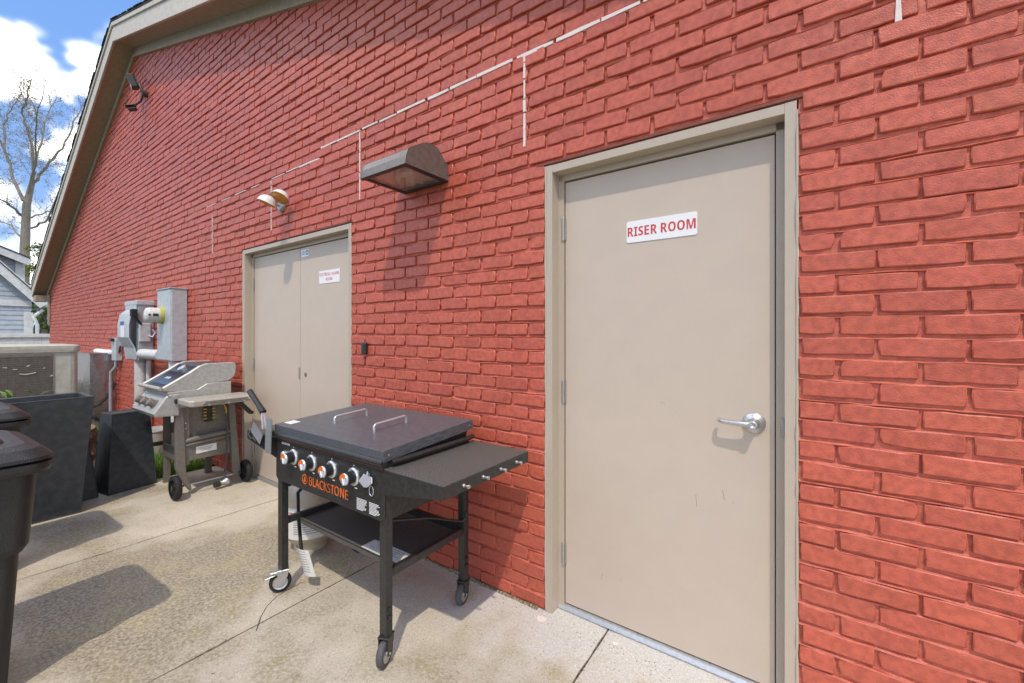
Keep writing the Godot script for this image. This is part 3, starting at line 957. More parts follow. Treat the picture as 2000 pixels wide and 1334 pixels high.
func twin_lamp():
	var base := pw(553, 404, 0.0)
	var t := thing("emergency_light", "twin round emergency lamp heads with amber lenses above the double doors", "emergency light", base)
	var g := Geo.new()
	g.lathe([Vector2(0, 0.03), Vector2(0.035, 0.03), Vector2(0.045, 0.02), Vector2(0.045, 0.0)], base + Vector3(0, 0, 0.003), Vector3.BACK, 20)
	g.tube([base + Vector3(0, 0, 0.02), base + Vector3(0, 0.01, 0.07), base + Vector3(0.01, 0.04, 0.10)], 0.012, 8)
	part("mount", g, "box_grey_dark", t)
	for s in [[547, 386, 0.10, Vector3(0.12, -0.86, 0.5)], [521, 396, 0.18, Vector3(-0.25, -0.92, 0.30)]]:
		var c := pw(s[0], s[1], s[2])
		var ax: Vector3 = -(s[3] as Vector3).normalized()
		var h := Geo.new()
		var prof := []
		for k in 8:
			var a := PI * 0.5 * k / 7.0
			prof.append(Vector2(0.068 * cos(a), 0.062 * sin(a)))
		prof.insert(0, Vector2(0.071, -0.006)); prof.insert(1, Vector2(0.071, 0.0))
		h.lathe(prof, c, ax, 24, true)
		var hd := part("lamp_head", h, "lamp_white", t)
		var l := Geo.new()
		l.lathe([Vector2(0.066, -0.002), Vector2(0.05, -0.012), Vector2(0.025, -0.018), Vector2(0, -0.020)], c, ax, 20, true)
		part("lens", l, "amber", hd)
		var a := Geo.new()
		a.tube([base + Vector3(0.01, 0.04, 0.10), c + ax * 0.02], 0.01, 8)
		part("arm", a, "box_grey_dark", t)

func keypad():
	var c := pw(715, 680, 0.0)
	var t := thing("door_sensor", "small black box on the brick right of the double doors", "sensor", c)
	var g := Geo.new()
	g.box(c + Vector3(0, 0, 0.014), Vector3(0.048, 0.082, 0.024), 0.006)
	part("case", g, "keypad_black", t)
	var h := Geo.new()
	h.box(c + Vector3(0, 0.008, 0.0265), Vector3(0.022, 0.035, 0.003), 0.001)
	part("reader", h, "black_steel", t)

func flood_light():
	var c := pw(259, 160, 0.13)
	var k := pw(259, 213, 0.12)
	var w := Vector3(c.x + 0.10, (c.y + k.y) * 0.5 + 0.03, 0.0)
	var t := thing("flood_light", "dark floodlight with a small camera below it near the gable peak", "flood light", Vector3(w.x, w.y, 0))
	var tip := Basis(Vector3.UP, -0.3) * Basis(Vector3.RIGHT, 0.35)
	var g := Geo.new()
	g.box(c, Vector3(0.12, 0.17, 0.075), 0.012, tip)
	for q in 5: g.box(c + tip * Vector3(-0.04 + q * 0.02, 0, -0.043), Vector3(0.005, 0.14, 0.012), 0.0, tip)
	part("lamp_box", g, "lamp_dark", t)
	var l := Geo.new()
	l.box(c + tip * Vector3(0, -0.065, 0.0385), Vector3(0.09, 0.036, 0.006), 0.002, tip)
	part("lens", l, "sign_white", t)
	var m := Geo.new()
	m.cyl(w + Vector3(0, 0, -0.01), w + Vector3(0, 0, 0.06), 0.042, -1, 14)
	m.tube([w + Vector3(0, 0.02, 0.05), w + Vector3(-0.01, 0.10, 0.08), c + tip * Vector3(0, -0.02, -0.05)], 0.018, 8)
	m.tube([w + Vector3(0, -0.02, 0.05), w + Vector3(0, -0.12, 0.07), k + Vector3(0.01, 0.03, 0)], 0.014, 8)
	part("bracket", m, "lamp_dark", t)
	var h := Geo.new()
	h.box(k, Vector3(0.08, 0.04, 0.10), 0.014, Basis(Vector3.UP, -0.4) * Basis(Vector3.RIGHT, 0.4))
	h.box(k + Vector3(0, 0.03, 0.02), Vector3(0.095, 0.007, 0.115), 0.003, Basis(Vector3.UP, -0.4) * Basis(Vector3.RIGHT, 0.4))
	part("camera_head", h, "lamp_dark", t)

func electric_boxes():
	# tall cabinet with a meter
	var t := thing("meter_cabinet", "tall light grey electrical cabinet with a round meter on the brick", "electrical box", Vector3(-6.08, 1.073, 0))
	var g := Geo.new()
	g.box(Vector3(-6.078, 1.485, 0.078), Vector3(0.47, 0.825, 0.150), 0.006)
	part("case", g, "box_grey", t)
	var c := Geo.new()
	c.box(Vector3(-6.078, 1.485, 0.156), Vector3(0.452, 0.80, 0.006), 0.002)
	c.box(Vector3(-6.078, 1.903, 0.084), Vector3(0.486, 0.012, 0.168), 0.002)
	part("cover", c, "box_grey", t)
	var m := pw(329, 614, 0.16)
	m.x = -6.13; m.y = 1.60
	var mg := Geo.new()
	mg.lathe([Vector2(0.098, 0), Vector2(0.098, 0.032), Vector2(0.088, 0.034)], m, Vector3.BACK, 24)
	part("meter_ring", mg, "yellow", t)
	var md := Geo.new()
	md.lathe([Vector2(0.086, 0.0), Vector2(0.086, 0.12), Vector2(0.078, 0.145), Vector2(0.05, 0.16), Vector2(0, 0.163)], m, Vector3.BACK, 24, true)
	part("meter", md, "meter_grey", t)
	var mp := Geo.new()
	mp.box(m + Vector3(0.086, 0.0, 0.08), Vector3(0.006, 0.03, 0.05))
	mp.box(m + Vector3(0.086, 0.0, 0.135), Vector3(0.006, 0.02, 0.02))
	part("meter_print", mp, "black_steel", t)
	# safety switch with conduit
	var s := thing("safety_switch", "grey safety switch box with a side lever and white conduit", "electrical box", Vector3(-7.28, 0.0, 0))
	var b := Geo.new()
	b.box(Vector3(-7.284, 1.406, 0.085), Vector3(0.52, 0.74, 0.16), 0.008)
	part("case", b, "box_grey_dark", s)
	var lid := Geo.new()
	lid.prism([Vector2(0.165, 1.80), Vector2(0.182, 1.80), Vector2(0.182, 1.70), Vector2(0.24, 1.64), Vector2(0.262, 1.50), Vector2(0.262, 1.34), Vector2(0.20, 1.20), Vector2(0.182, 1.05), Vector2(0.165, 1.05)], Vector3(-7.04, 0, 0), Vector3.BACK, Vector3.UP, 0.49, 0.012)
	part("cover", lid, "box_grey", s)
	var hood := Geo.new()
	hood.box(Vector3(-7.284, 1.785, 0.09), Vector3(0.54, 0.06, 0.19), 0.008)
	part("rain_hood", hood, "box_grey", s)
	var lb := Geo.new()
	lb.box(Vector3(-7.28, 1.44, 0.264), Vector3(0.16, 0.20, 0.003))
	part("label", lb, "sign_white", s)
	var lb2 := Geo.new()
	lb2.box(Vector3(-7.28, 1.52, 0.2665), Vector3(0.16, 0.05, 0.002))
	part("label_stripe", lb2, "blue_print", s)
	var lv := Geo.new()
	lv.box(Vector3(-7.012, 1.40, 0.10), Vector3(0.03, 0.24, 0.12), 0.01)
	lv.tube([Vector3(-7.0, 1.36, 0.07), Vector3(-6.985, 1.34, 0.03), Vector3(-6.985, 1.40, 0.0), Vector3(-6.985, 1.44, 0.03)], 0.013, 8)
	part("lever_plate", lv, "box_grey", s)
	var hd := Geo.new()
	hd.bar(Vector3(-7.0, 1.50, 0.14), Vector3(-6.99, 1.62, 0.21), 0.03, 0.022, 0.004)
	hd.box(Vector3(-7.0, 1.65, 0.215), Vector3(0.05, 0.10, 0.07), 0.01)
	part("lever", hd, "keypad_black", s)
	var cd := Geo.new()
	cd.cyl(Vector3(-7.19, 0.0, 0.10), Vector3(-7.19, 1.036, 0.10), 0.066, -1, 18)
	cd.cyl(Vector3(-7.19, 0.40, 0.10), Vector3(-7.19, 0.46, 0.10), 0.075, -1, 18)
	part("conduit", cd, "pvc", s)
	var cd2 := Geo.new()
	cd2.cyl(Vector3(-7.06, 0.0, 0.05), Vector3(-7.06, 1.036, 0.05), 0.028, -1, 12)
	part("conduit", cd2, "pvc", s)
	var el := Geo.new()
	el.tube([Vector3(-6.99, 1.13, 0.13), Vector3(-6.90, 1.13, 0.15), Vector3(-6.7, 1.13, 0.15), Vector3(-6.32, 1.13, 0.12)], 0.062, 16)
	part("conduit_elbow", el, "pvc", s)
	var jb := Geo.new()
	jb.cyl(Vector3(-6.0, 0.0, 0.08), Vector3(-6.0, 1.07, 0.08), 0.055, -1, 16)
	var up := part("conduit", jb, "pvc", t)
	# small switch further along
	var k := thing("disconnect_box", "small grey disconnect box with a cable on the far brick", "electrical box", Vector3(-8.6, 0.97, 0))
	var kb := Geo.new()
	kb.box(Vector3(-8.614, 1.147, 0.042), Vector3(0.23, 0.345, 0.08), 0.006)
	part("case", kb, "box_grey", k)
	var kl := Geo.new()
	kl.bar(Vector3(-8.49, 1.10, 0.05), Vector3(-8.485, 1.20, 0.03), 0.02, 0.02, 0.003)
	kl.bar(Vector3(-8.49, 1.13, 0.02), Vector3(-8.485, 1.10, 0.06), 0.015, 0.015, 0.003)
	kl.box(Vector3(-8.62, 1.29, 0.10), Vector3(0.12, 0.05, 0.05), 0.01)
	part("lever", kl, "keypad_black", k)
	var kc := Geo.new()
	kc.tube([Vector3(-8.6, 0.98, 0.05), Vector3(-8.6, 0.88, 0.06), Vector3(-8.66, 0.80, 0.10), Vector3(-8.68, 0.6, 0.10), Vector3(-8.68, 0.0, 0.10)], 0.022, 10)
	part("conduit", kc, "box_grey_dark", k)

func duct():
	var x1 := -8.84; var x0 := -9.7; var z1 := 0.30; var y1 := 1.075
	var t := thing("metal_duct", "bare sheet metal duct with creased sides against the far brick", "duct", Vector3(-9.27, 0, 0.15))
	# right side: a curved heel at the lower front, creased like an envelope
	var g := Geo.new()
	var out := [Vector2(0.004, y1), Vector2(z1, y1), Vector2(z1, 0.30), Vector2(0.24, 0.14), Vector2(0.14, 0.04), Vector2(0.004, 0.0)]
	var ctr := Vector3(x1 + 0.012, 0.60, 0.15)
	for k in out.size():
		var a: Vector2 = out[k]; var b: Vector2 = out[(k + 1) % out.size()]
		g.tri(ctr, Vector3(x1, b.y, b.x), Vector3(x1, a.y, a.x))
	part("side_panel", g, "duct", t)
	var f := Geo.new()
	var c2 := Vector3((x0 + x1) * 0.5, 0.62, z1 + 0.014)
	var fr := [Vector3(x0, 0.3, z1), Vector3(x1, 0.3, z1), Vector3(x1, y1, z1), Vector3(x0, y1, z1)]
	for k in 4: f.tri(c2, fr[k], fr[(k + 1) % 4])
	for k in range(2, out.size() - 1):
		var a: Vector2 = out[k]; var b: Vector2 = out[k + 1]
		f.quad(Vector3(x0, a.y, a.x), Vector3(x0, b.y, b.x), Vector3(x1, b.y, b.x), Vector3(x1, a.y, a.x))
	part("front_panel", f, "duct", t)
	var tp := Geo.new()
	tp.box(Vector3((x0 + x1) * 0.5, y1 + 0.006, z1 * 0.5 + 0.004), Vector3(x1 - x0 + 0.03, 0.012, z1 + 0.02), 0.002)
	part("top_flange", tp, "duct", t)
	var sl := Geo.new()
	var r := RandomNumberGenerator.new()
	r.seed = 4
	for k in 9:
		sl.lathe([Vector2(0.05, -0.02), Vector2(0.06, 0.01), Vector2(0.035, 0.035), Vector2(0, 0.04)], Vector3(lerpf(x0, x1, k / 8.0), y1 + 0.012 + 0.01 * r.randf(), 0.05 + 0.02 * r.randf()), Vector3.UP, 8, true)
	part("foam_seal", sl, "lamp_white", t)
	var cb := Geo.new()
	cb.tube([Vector3(-8.80, 0.62, 0.02), Vector3(-8.79, 0.45, 0.08), Vector3(-8.79, 0.30, 0.2), Vector3(-8.80, 0.24, 0.36), Vector3(-8.9, 0.22, 0.5)], 0.012, 8)
	part("cable", cb, "rubber", t)

# ------------------------------------------------------------------ griddle
func caster(parent: Node3D, at: Vector3, turn: float, brake: bool, grey := false):
	var bs := Basis(Vector3.UP, turn)
	var ax := bs * Vector3.RIGHT
	var back := bs * Vector3(0, 0, 1)
	var c := at + Vector3(0, 0.054, 0) + back * 0.014
	var g := Geo.new()
	g.box(at + Vector3(0, 0.118, 0), Vector3(0.052, 0.008, 0.056), 0.002, bs)
	for s in [-1.0, 1.0]:
		g.prism([Vector2(-0.026, 0.114), Vector2(0.026, 0.114), Vector2(0.026, 0.08), Vector2(0.022, 0.046), Vector2(0.004, 0.044), Vector2(-0.022, 0.085)], at + ax * (s * 0.0205 - 0.002), back, Vector3.UP, -0.004, 0.0006)
	var fork := part("caster_fork", g, "zinc" if brake else "black_steel", parent)
	var w := Geo.new()
	w.lathe([Vector2(0.036, -0.015), Vector2(0.047, -0.015), Vector2(0.053, -0.010), Vector2(0.054, 0), Vector2(0.053, 0.010), Vector2(0.047, 0.015), Vector2(0.036, 0.015)], c, ax, 28, true)
	part("tyre", w, "grey_rubber" if grey else "rubber", fork)
	var h := Geo.new()
	h.lathe([Vector2(0, -0.016), Vector2(0.008, -0.016), Vector2(0.010, -0.012), Vector2(0.030, -0.011), Vector2(0.037, -0.014), Vector2(0.037, 0.014), Vector2(0.030, 0.011), Vector2(0.010, 0.012), Vector2(0.008, 0.016), Vector2(0, 0.016)], c, ax, 24)
	h.cyl(c - ax * 0.028, c + ax * 0.028, 0.0055, -1, 8)
	part("hub", h, "zinc", fork)
	if brake:
		var b := Geo.new()
		b.bar(at + Vector3(0, 0.105, 0) + back * 0.015, at + Vector3(0, 0.088, 0) + back * 0.085, 0.042, 0.005, 0.001)
		b.box(at + Vector3(0, 0.112, 0) + back * 0.03, Vector3(0.05, 0.012, 0.06), 0.002, bs)
		part("brake_lever", b, "zinc", fork)

func griddle():
	var xl := -2.330; var xr := -1.425; var zf := 0.675; var zb := 0.165
	var t := thing("griddle", "black flat-top griddle on a wheeled cart with orange BLACKSTONE lettering", "griddle", Vector3(-1.88, 0, 0.42))
	# legs
	for x in [xl + 0.022, xr - 0.022]:
		for z in [zf - 0.012, zb + 0.012]:
			var g := Geo.new()
			g.box(Vector3(x, 0.478, z), Vector3(0.042, 0.724, 0.036), 0.002)
			var leg := part("leg", g, "black_steel", t)
			var front: bool = z > 0.4
			if x > -1.6:
				var bl := Geo.new()
				for yy in [0.20, 0.235]: bl.cyl(Vector3(x + 0.021, yy, z), Vector3(x + 0.030, yy, z), 0.009, -1, 8)
				part("leg_bolt", bl, "black_steel", leg)
	caster(t, Vector3(xl + 0.022, 0, zf - 0.012), -0.5, true)
	caster(t, Vector3(xr - 0.022, 0, zf - 0.012), 0.42, false, true)
	caster(t, Vector3(xr - 0.022, 0, zb + 0.012), 0.25, false, true)
	caster(t, Vector3(xl + 0.022, 0, zb + 0.012), -1.0, false)
	# stretchers
	for s in [[Vector3(xl + 0.02, 0.375, zf - 0.03), Vector3(xl + 0.02, 0.375, zb + 0.03)], [Vector3(xr - 0.02, 0.375, zf - 0.03), Vector3(xr - 0.02, 0.375, zb + 0.03)], [Vector3(xl + 0.02, 0.575, zf - 0.03), Vector3(xl + 0.02, 0.575, zb + 0.03)], [Vector3(xl + 0.05, 0.375, zb + 0.012), Vector3(xr - 0.05, 0.375, zb + 0.012)]]:
		var g := Geo.new()
		g.bar(s[0], s[1], 0.026, 0.036, 0.003)
		part("stretcher", g, "black_steel", t)
	var rod := Geo.new()
	rod.tube([Vector3(xr - 0.035, 0.590, zf - 0.03), Vector3(xr - 0.03, 0.515, 0.40), Vector3(xr - 0.024, 0.438, zb + 0.06), Vector3(xr - 0.010, 0.430, zb + 0.035), Vector3(xr + 0.002, 0.445, zb + 0.02), Vector3(xr + 0.003, 0.475, zb + 0.016)], 0.006, 8)
	part("towel_rod", rod, "black_steel", t)
	# bottom shelf with a label
	var sh := Geo.new()
	sh.box(Vector3((xl + xr) * 0.5, 0.362, (0.578 + zb) * 0.5), Vector3(xr - xl - 0.072, 0.004, 0.578 - zb))
	sh.box(Vector3((xl + xr) * 0.5, 0.352, 0.576), Vector3(xr - xl - 0.072, 0.030, 0.004), 0.001)
	sh.box(Vector3((xl + xr) * 0.5, 0.352, zb + 0.032), Vector3(xr - xl - 0.072, 0.030, 0.004), 0.001)
	var bs := part("bottom_shelf", sh, "shelf_steel", t)
	var lb := Geo.new()
	lb.box(Vector3(-1.62, 0.3648, 0.530), Vector3(0.26, 0.0012, 0.085), 0.0, Basis(Vector3.UP, 0.03))
	part("label", lb, "paper", bs)
	var lp := Geo.new()
	for k in 5: lp.box(Vector3(-1.62, 0.3658, 0.500 + k * 0.014), Vector3(0.20 - 0.03 * (k % 3), 0.0006, 0.0025))
	part("label_print", lp, "grey_print", bs)
	# body box
	var zp := 0.690
	var bd := Geo.new()
	bd.box(Vector3((xl + xr) * 0.5, 0.735, 0.42), Vector3(xr - xl - 0.01, 0.20, 0.50))
	part("fire_box", bd, "black_steel", t)
	var fp := Geo.new()
	fp.prism([Vector2(xl, 0.842), Vector2(xl, 0.622), Vector2(xl + 0.03, 0.606), Vector2(xr - 0.03, 0.606), Vector2(xr, 0.622), Vector2(xr, 0.842)], Vector3(0, 0, zp - 0.012), Vector3.RIGHT, Vector3.UP, 0.012, 0.002)
	var pn := part("front_panel", fp, "black_steel", t)
	for x in [xl + 0.003, xr - 0.003]:
		var sb := Geo.new()
		sb.box(Vector3(x, 0.725, 0.42), Vector3(0.006, 0.235, 0.53), 0.002)
		part("side_panel", sb, "black_steel", t)
	var seam := Geo.new()
	seam.box(Vector3((xl + xr) * 0.5, 0.8275, zp + 0.0015), Vector3(xr - xl - 0.01, 0.003, 0.003))
	part("seam", seam, "lintel", pn)
	var rail := Geo.new()
	rail.tube([Vector3(xl - 0.01, 0.852, zp + 0.004), Vector3(xr + 0.005, 0.852, zp + 0.004)], 0.017, 14)
	rail.box(Vector3((xl + xr) * 0.5, 0.850, zp - 0.02), Vector3(xr - xl, 0.020, 0.04), 0.003)
	part("front_rail", rail, "black_steel", t)
	# knobs
	for k in 4:
		var c := Vector3(-2.146 + k * 0.171, 0.757, zp)
		var ig := Geo.new()
		ig.lathe([Vector2(0.040, 0), Vector2(0.040, 0.005), Vector2(0.035, 0.010), Vector2(0.030, 0.010), Vector2(0.030, 0.004), Vector2(0.0, 0.004)], c, Vector3.BACK, 28)
		var bez := part("knob_bezel", ig, "chrome", pn)
		var kb := Geo.new()
		kb.lathe([Vector2(0.026, 0.004), Vector2(0.027, 0.020), Vector2(0.025, 0.046)], c, Vector3.BACK, 24, true)
		part("knob", kb, "keypad_black", pn)
		var kc := Geo.new()
		kc.lathe([Vector2(0.0255, 0.042), Vector2(0.0265, 0.047), Vector2(0.0235, 0.052), Vector2(0, 0.0525)], c, Vector3.BACK, 24)
		var grip := Basis(Vector3.BACK, 0.4)
		kc.box(c + Vector3(0.002, -0.008, 0.054), Vector3(0.014, 0.030, 0.012), 0.003, grip)
		part("knob_cap", kc, "chrome", pn)
		var ko := Geo.new()
		var ring := []
		for a in 9: ring.append(Vector2(cos(1.0 + a * 0.30), sin(1.0 + a * 0.30)) * 0.0255)
		for a in 9: ring.append(Vector2(cos(1.0 + (8 - a) * 0.30), sin(1.0 + (8 - a) * 0.30)) * 0.0060)
		ko.prism(ring, c + Vector3(0, 0, 0.0515), Vector3.RIGHT, Vector3.UP, 0.003)
		part("knob_marker", ko, "orange", pn)
		var tk := Geo.new()
		tk.box(c + Vector3(0, 0.049, 0.0005), Vector3(0.004, 0.005, 0.001))
		tk.box(c + Vector3(0.015, -0.048, 0.0005), Vector3(0.018, 0.004, 0.001))
		part("dial_print", tk, "white_print", pn)
	# igniter beside the first knob
	var gi := Geo.new()
	gi.lathe([Vector2(0.018, 0), Vector2(0.018, 0.012), Vector2(0.013, 0.018), Vector2(0, 0.018)], Vector3(-2.232, 0.757, zp), Vector3.BACK, 16)
	part("igniter", gi, "chrome", pn)
	# name, emblem and fine print
	lettering("lettering", "BLACKSTONE", "orange", pn, Vector3(-1.838, 0.664, zp + 0.0005), Vector2(0.325, 0.042), Vector3.RIGHT, Vector3.UP, 0.25)
	var em := Geo.new()
	var ec := Vector3(-2.040, 0.664, zp)
	em.lathe([Vector2(0.0205, 0.0012), Vector2(0.0245, 0.0012), Vector2(0.0245, 0), Vector2(0.0205, 0), Vector2(0.0205, 0.0012)], ec, Vector3.BACK, 24)
	em.prism([Vector2(0, 0.014), Vector2(0.008, 0.0), Vector2(0.011, -0.006), Vector2(0.004, -0.013), Vector2(-0.004, -0.013), Vector2(-0.011, -0.006), Vector2(-0.004, 0.001), Vector2(-0.003, 0.007)], ec, Vector3.RIGHT, Vector3.UP, 0.0012)
	part("emblem", em, "orange", pn)
	lettering("small_lettering", "BLACKSTONE", "white_print", pn, Vector3(-2.225, 0.812, zp + 0.0005), Vector2(0.082, 0.011), Vector3.RIGHT, Vector3.UP, 0.4)
	var wp := Geo.new()
	var r := RandomNumberGenerator.new()
	r.seed = 6
	for cc in 2:
		for k in 9:
			var w := r.randf_range(0.045, 0.072)
			wp.box(Vector3(-1.612 + cc * 0.088 + w * 0.5, 0.668 - k * 0.0058, zp + 0.0005), Vector3(w, 0.0024, 0.001))
	part("warning_print", wp, "white_print", pn)
	var bo := Geo.new()          # bottle opener and its ring
	bo.prism([Vector2(-0.052, -0.016), Vector2(-0.03, 0.018), Vector2(0.028, 0.014), Vector2(0.038, -0.008), Vector2(0.012, -0.030), Vector2(-0.01, -0.034)], Vector3(-1.520, 0.770, zp + 0.012), Vector3.RIGHT, Vector3(0, 0.96, -0.28), 0.004, 0.001)
	bo.tube([Vector3(-1.523, 0.785, zp), Vector3(-1.523, 0.803, zp + 0.010), Vector3(-1.517, 0.803, zp + 0.014), Vector3(-1.517, 0.785, zp + 0.016)], 0.003, 6)
	part("bottle_opener", bo, "chrome", pn)
	var bt := Geo.new()
	var loop := []
	for k in 13: loop.append(Vector3(-1.505 + cos(TAU * k / 12.0) * 0.014, 0.722 + sin(TAU * k / 12.0) * 0.022, zp + 0.004))
	bt.tube(loop, 0.002, 6, false)
	part("hook_ring", bt, "chrome", pn)
	# cooking plate rim and the lid resting on it, a little higher at the back
	var pl := Geo.new()
	pl.box(Vector3((xl + xr) * 0.5, 0.848, 0.41), Vector3(xr - xl - 0.03, 0.012, 0.50), 0.002)
	for x in [xl + 0.022, xr - 0.022]: pl.box(Vector3(x, 0.866, 0.41), Vector3(0.008, 0.026, 0.50), 0.002)
	pl.box(Vector3((xl + xr) * 0.5, 0.872, 0.165), Vector3(xr - xl - 0.03, 0.045, 0.008), 0.002)
	part("cooking_plate", pl, "black_steel", t)
	var gt := Geo.new()
	gt.tube([Vector3(xr + 0.012, 0.852, zp - 0.03), Vector3(xr + 0.020, 0.853, zp - 0.07), Vector3(xr + 0.020, 0.855, 0.20), Vector3(xr + 0.010, 0.856, 0.14)], 0.012, 10)
	part("grease_rim", gt, "black_steel", t)
	var tilt := Basis(Vector3.RIGHT, atan2(0.036, 0.565))
	var lc := Vector3((xl + xr) * 0.5 + 0.008, 0.900, 0.418)
	var lid := Geo.new()
	var lw := 0.905; var ld := 0.566
	lid.box(lc + tilt * Vector3(0, 0.021, 0), Vector3(lw, 0.004, ld), 0.0015, tilt)
	for s in [-1.0, 1.0]:
		lid.box(lc + tilt * Vector3(s * (lw * 0.5 - 0.002), -0.002, 0), Vector3(0.004, 0.046, ld), 0.001, tilt)
		lid.box(lc + tilt * Vector3(0, -0.002, s * (ld * 0.5 - 0.002)), Vector3(lw - 0.008, 0.046, 0.004), 0.001, tilt)
	var ll := part("lid", lid, "lid_steel", t)
	for hx in [-0.155, 0.175]:
		var h := Geo.new()
		var o := lc + tilt * Vector3(hx, 0.023, 0.02)
		var hl := 0.098
		h.tube([o + tilt * Vector3(0.0, 0, hl), o + tilt * Vector3(0.0, 0.028, hl), o + tilt * Vector3(0.0, 0.036, hl - 0.010), o + tilt * Vector3(0.0, 0.036, -hl + 0.010), o + tilt * Vector3(0.0, 0.028, -hl), o + tilt * Vector3(0.0, 0, -hl)], 0.0062, 10)
		part("lid_handle", h, "chrome", ll)
	var hole := Geo.new()
	for s in [[0.035, 0.255], [0.035, -0.255]]:
		hole.cyl(lc + tilt * Vector3(lw * 0.5 - 0.001, 0.0, s[1]), lc + tilt * Vector3(lw * 0.5 + 0.001, 0.0, s[1]), 0.005, -1, 10)
	part("rivet", hole, "hinge_metal", ll)
	var stk := Geo.new()
	stk.box(lc + tilt * Vector3(-0.40, 0.0236, 0.215), Vector3(0.07, 0.0008, 0.055), 0.0, tilt)
	part("sticker", stk, "sign_white", ll)
	for p in [Vector3(xr - 0.03, 0.873, zf - 0.05), Vector3(xr - 0.03, 0.884, zb + 0.06), Vector3(xl + 0.03, 0.873, zf - 0.05), Vector3(xl + 0.03, 0.884, zb + 0.06)]:
		var pg_ := Geo.new()
		pg_.cyl(Vector3(p.x, 0.85, p.z), p + Vector3(0, 0.012 if p.z > 0.4 else 0.025, 0), 0.007, -1, 10)
		part("lid_post", pg_, "hinge_metal", t)
	# side shelves
	for s in [1.0, -1.0]:
		var xi: float = xr + 0.002 if s > 0 else xl - 0.002
		var xo: float = -1.082 if s > 0 else -2.665
		var g := Geo.new()
		g.box(Vector3((xi + xo) * 0.5, 0.8275, 0.408), Vector3(absf(xo - xi), 0.005, 0.566), 0.001)
		var tp := part("side_shelf", g, "shelf_steel", t)
		var e := Geo.new()
		for z in [0.690, 0.128]:
			var q := [Vector2(xi, 0.826), Vector2(xi, 0.722), Vector2(xo, 0.777), Vector2(xo, 0.826)]
			e.prism(q, Vector3(0, 0, z - 0.003), Vector3.RIGHT, Vector3.UP, 0.005, 0.0008)
		e.box(Vector3(xo - s * 0.0025, 0.802, 0.409), Vector3(0.005, 0.050, 0.555), 0.001)
		part("shelf_apron", e, "black_steel", tp)
		if s > 0:
			for k in 4:
				var h := Geo.new()
				var z := 0.588 - k * 0.120
				var hook := Vector3(xo, 0.803, z)
				h.lathe([Vector2(0.007, 0), Vector2(0.007, 0.006), Vector2(0.0042, 0.010), Vector2(0.0042, 0.024), Vector2(0.0075, 0.026), Vector2(0.0075, 0.032), Vector2(0, 0.033)], hook, Vector3.RIGHT, 12)
				part("tool_hook", h, "zinc", tp)
	# gas hose and its tag
	var hs := Geo.new()
	hs.tube([Vector3(-2.27, 0.63, 0.46), pw(582, 962, 0.50), pw(583, 1010, 0.52), pw(586, 1045, 0.55), pw(589, 1078, 0.57)], 0.0095, 10)
	part("gas_hose", hs, "rubber", t)
	var tg := Geo.new()
	var n := 6
	for k in n:
		var a0 := -0.27 + k * 0.09; var a1 := a0 + 0.09
		var P := func(a: float, yy: float, o: float) -> Vector3: return Vector3(-2.245 + 0.21 * a + 0.16 * (0.23 - yy), yy, 0.618 - 0.34 * a * a + o - 0.2 * (0.23 - yy))
		tg.quad(P.call(a0, 0.075, 0.0), P.call(a1, 0.075, 0.0), P.call(a1, 0.228 - 0.02 * absf(a1), 0.0), P.call(a0, 0.228 - 0.02 * absf(a0), 0.0))
		tg.quad(P.call(a1, 0.075, -0.001), P.call(a0, 0.075, -0.001), P.call(a0, 0.228 - 0.02 * absf(a0), -0.001), P.call(a1, 0.228 - 0.02 * absf(a1), -0.001))
	part("hose_tag", tg, "paper", t)
	var tpn := Geo.new()
	for k in 9:
		var yy := 0.212 - k * 0.014
		var P2 := func(a: float) -> Vector3: return Vector3(-2.245 + 0.21 * a + 0.16 * (0.23 - yy), yy, 0.6188 - 0.34 * a * a - 0.2 * (0.23 - yy))
		for q in 4: tpn.quad(P2.call(-0.2 + q * 0.1), P2.call(-0.1 + q * 0.1), P2.call(-0.1 + q * 0.1) + Vector3(0, 0.003, 0.0006), P2.call(-0.2 + q * 0.1) + Vector3(0, 0.003, 0.0006))
	part("tag_print", tpn, "grey_print", t)
	griddle_tools()
	propane()

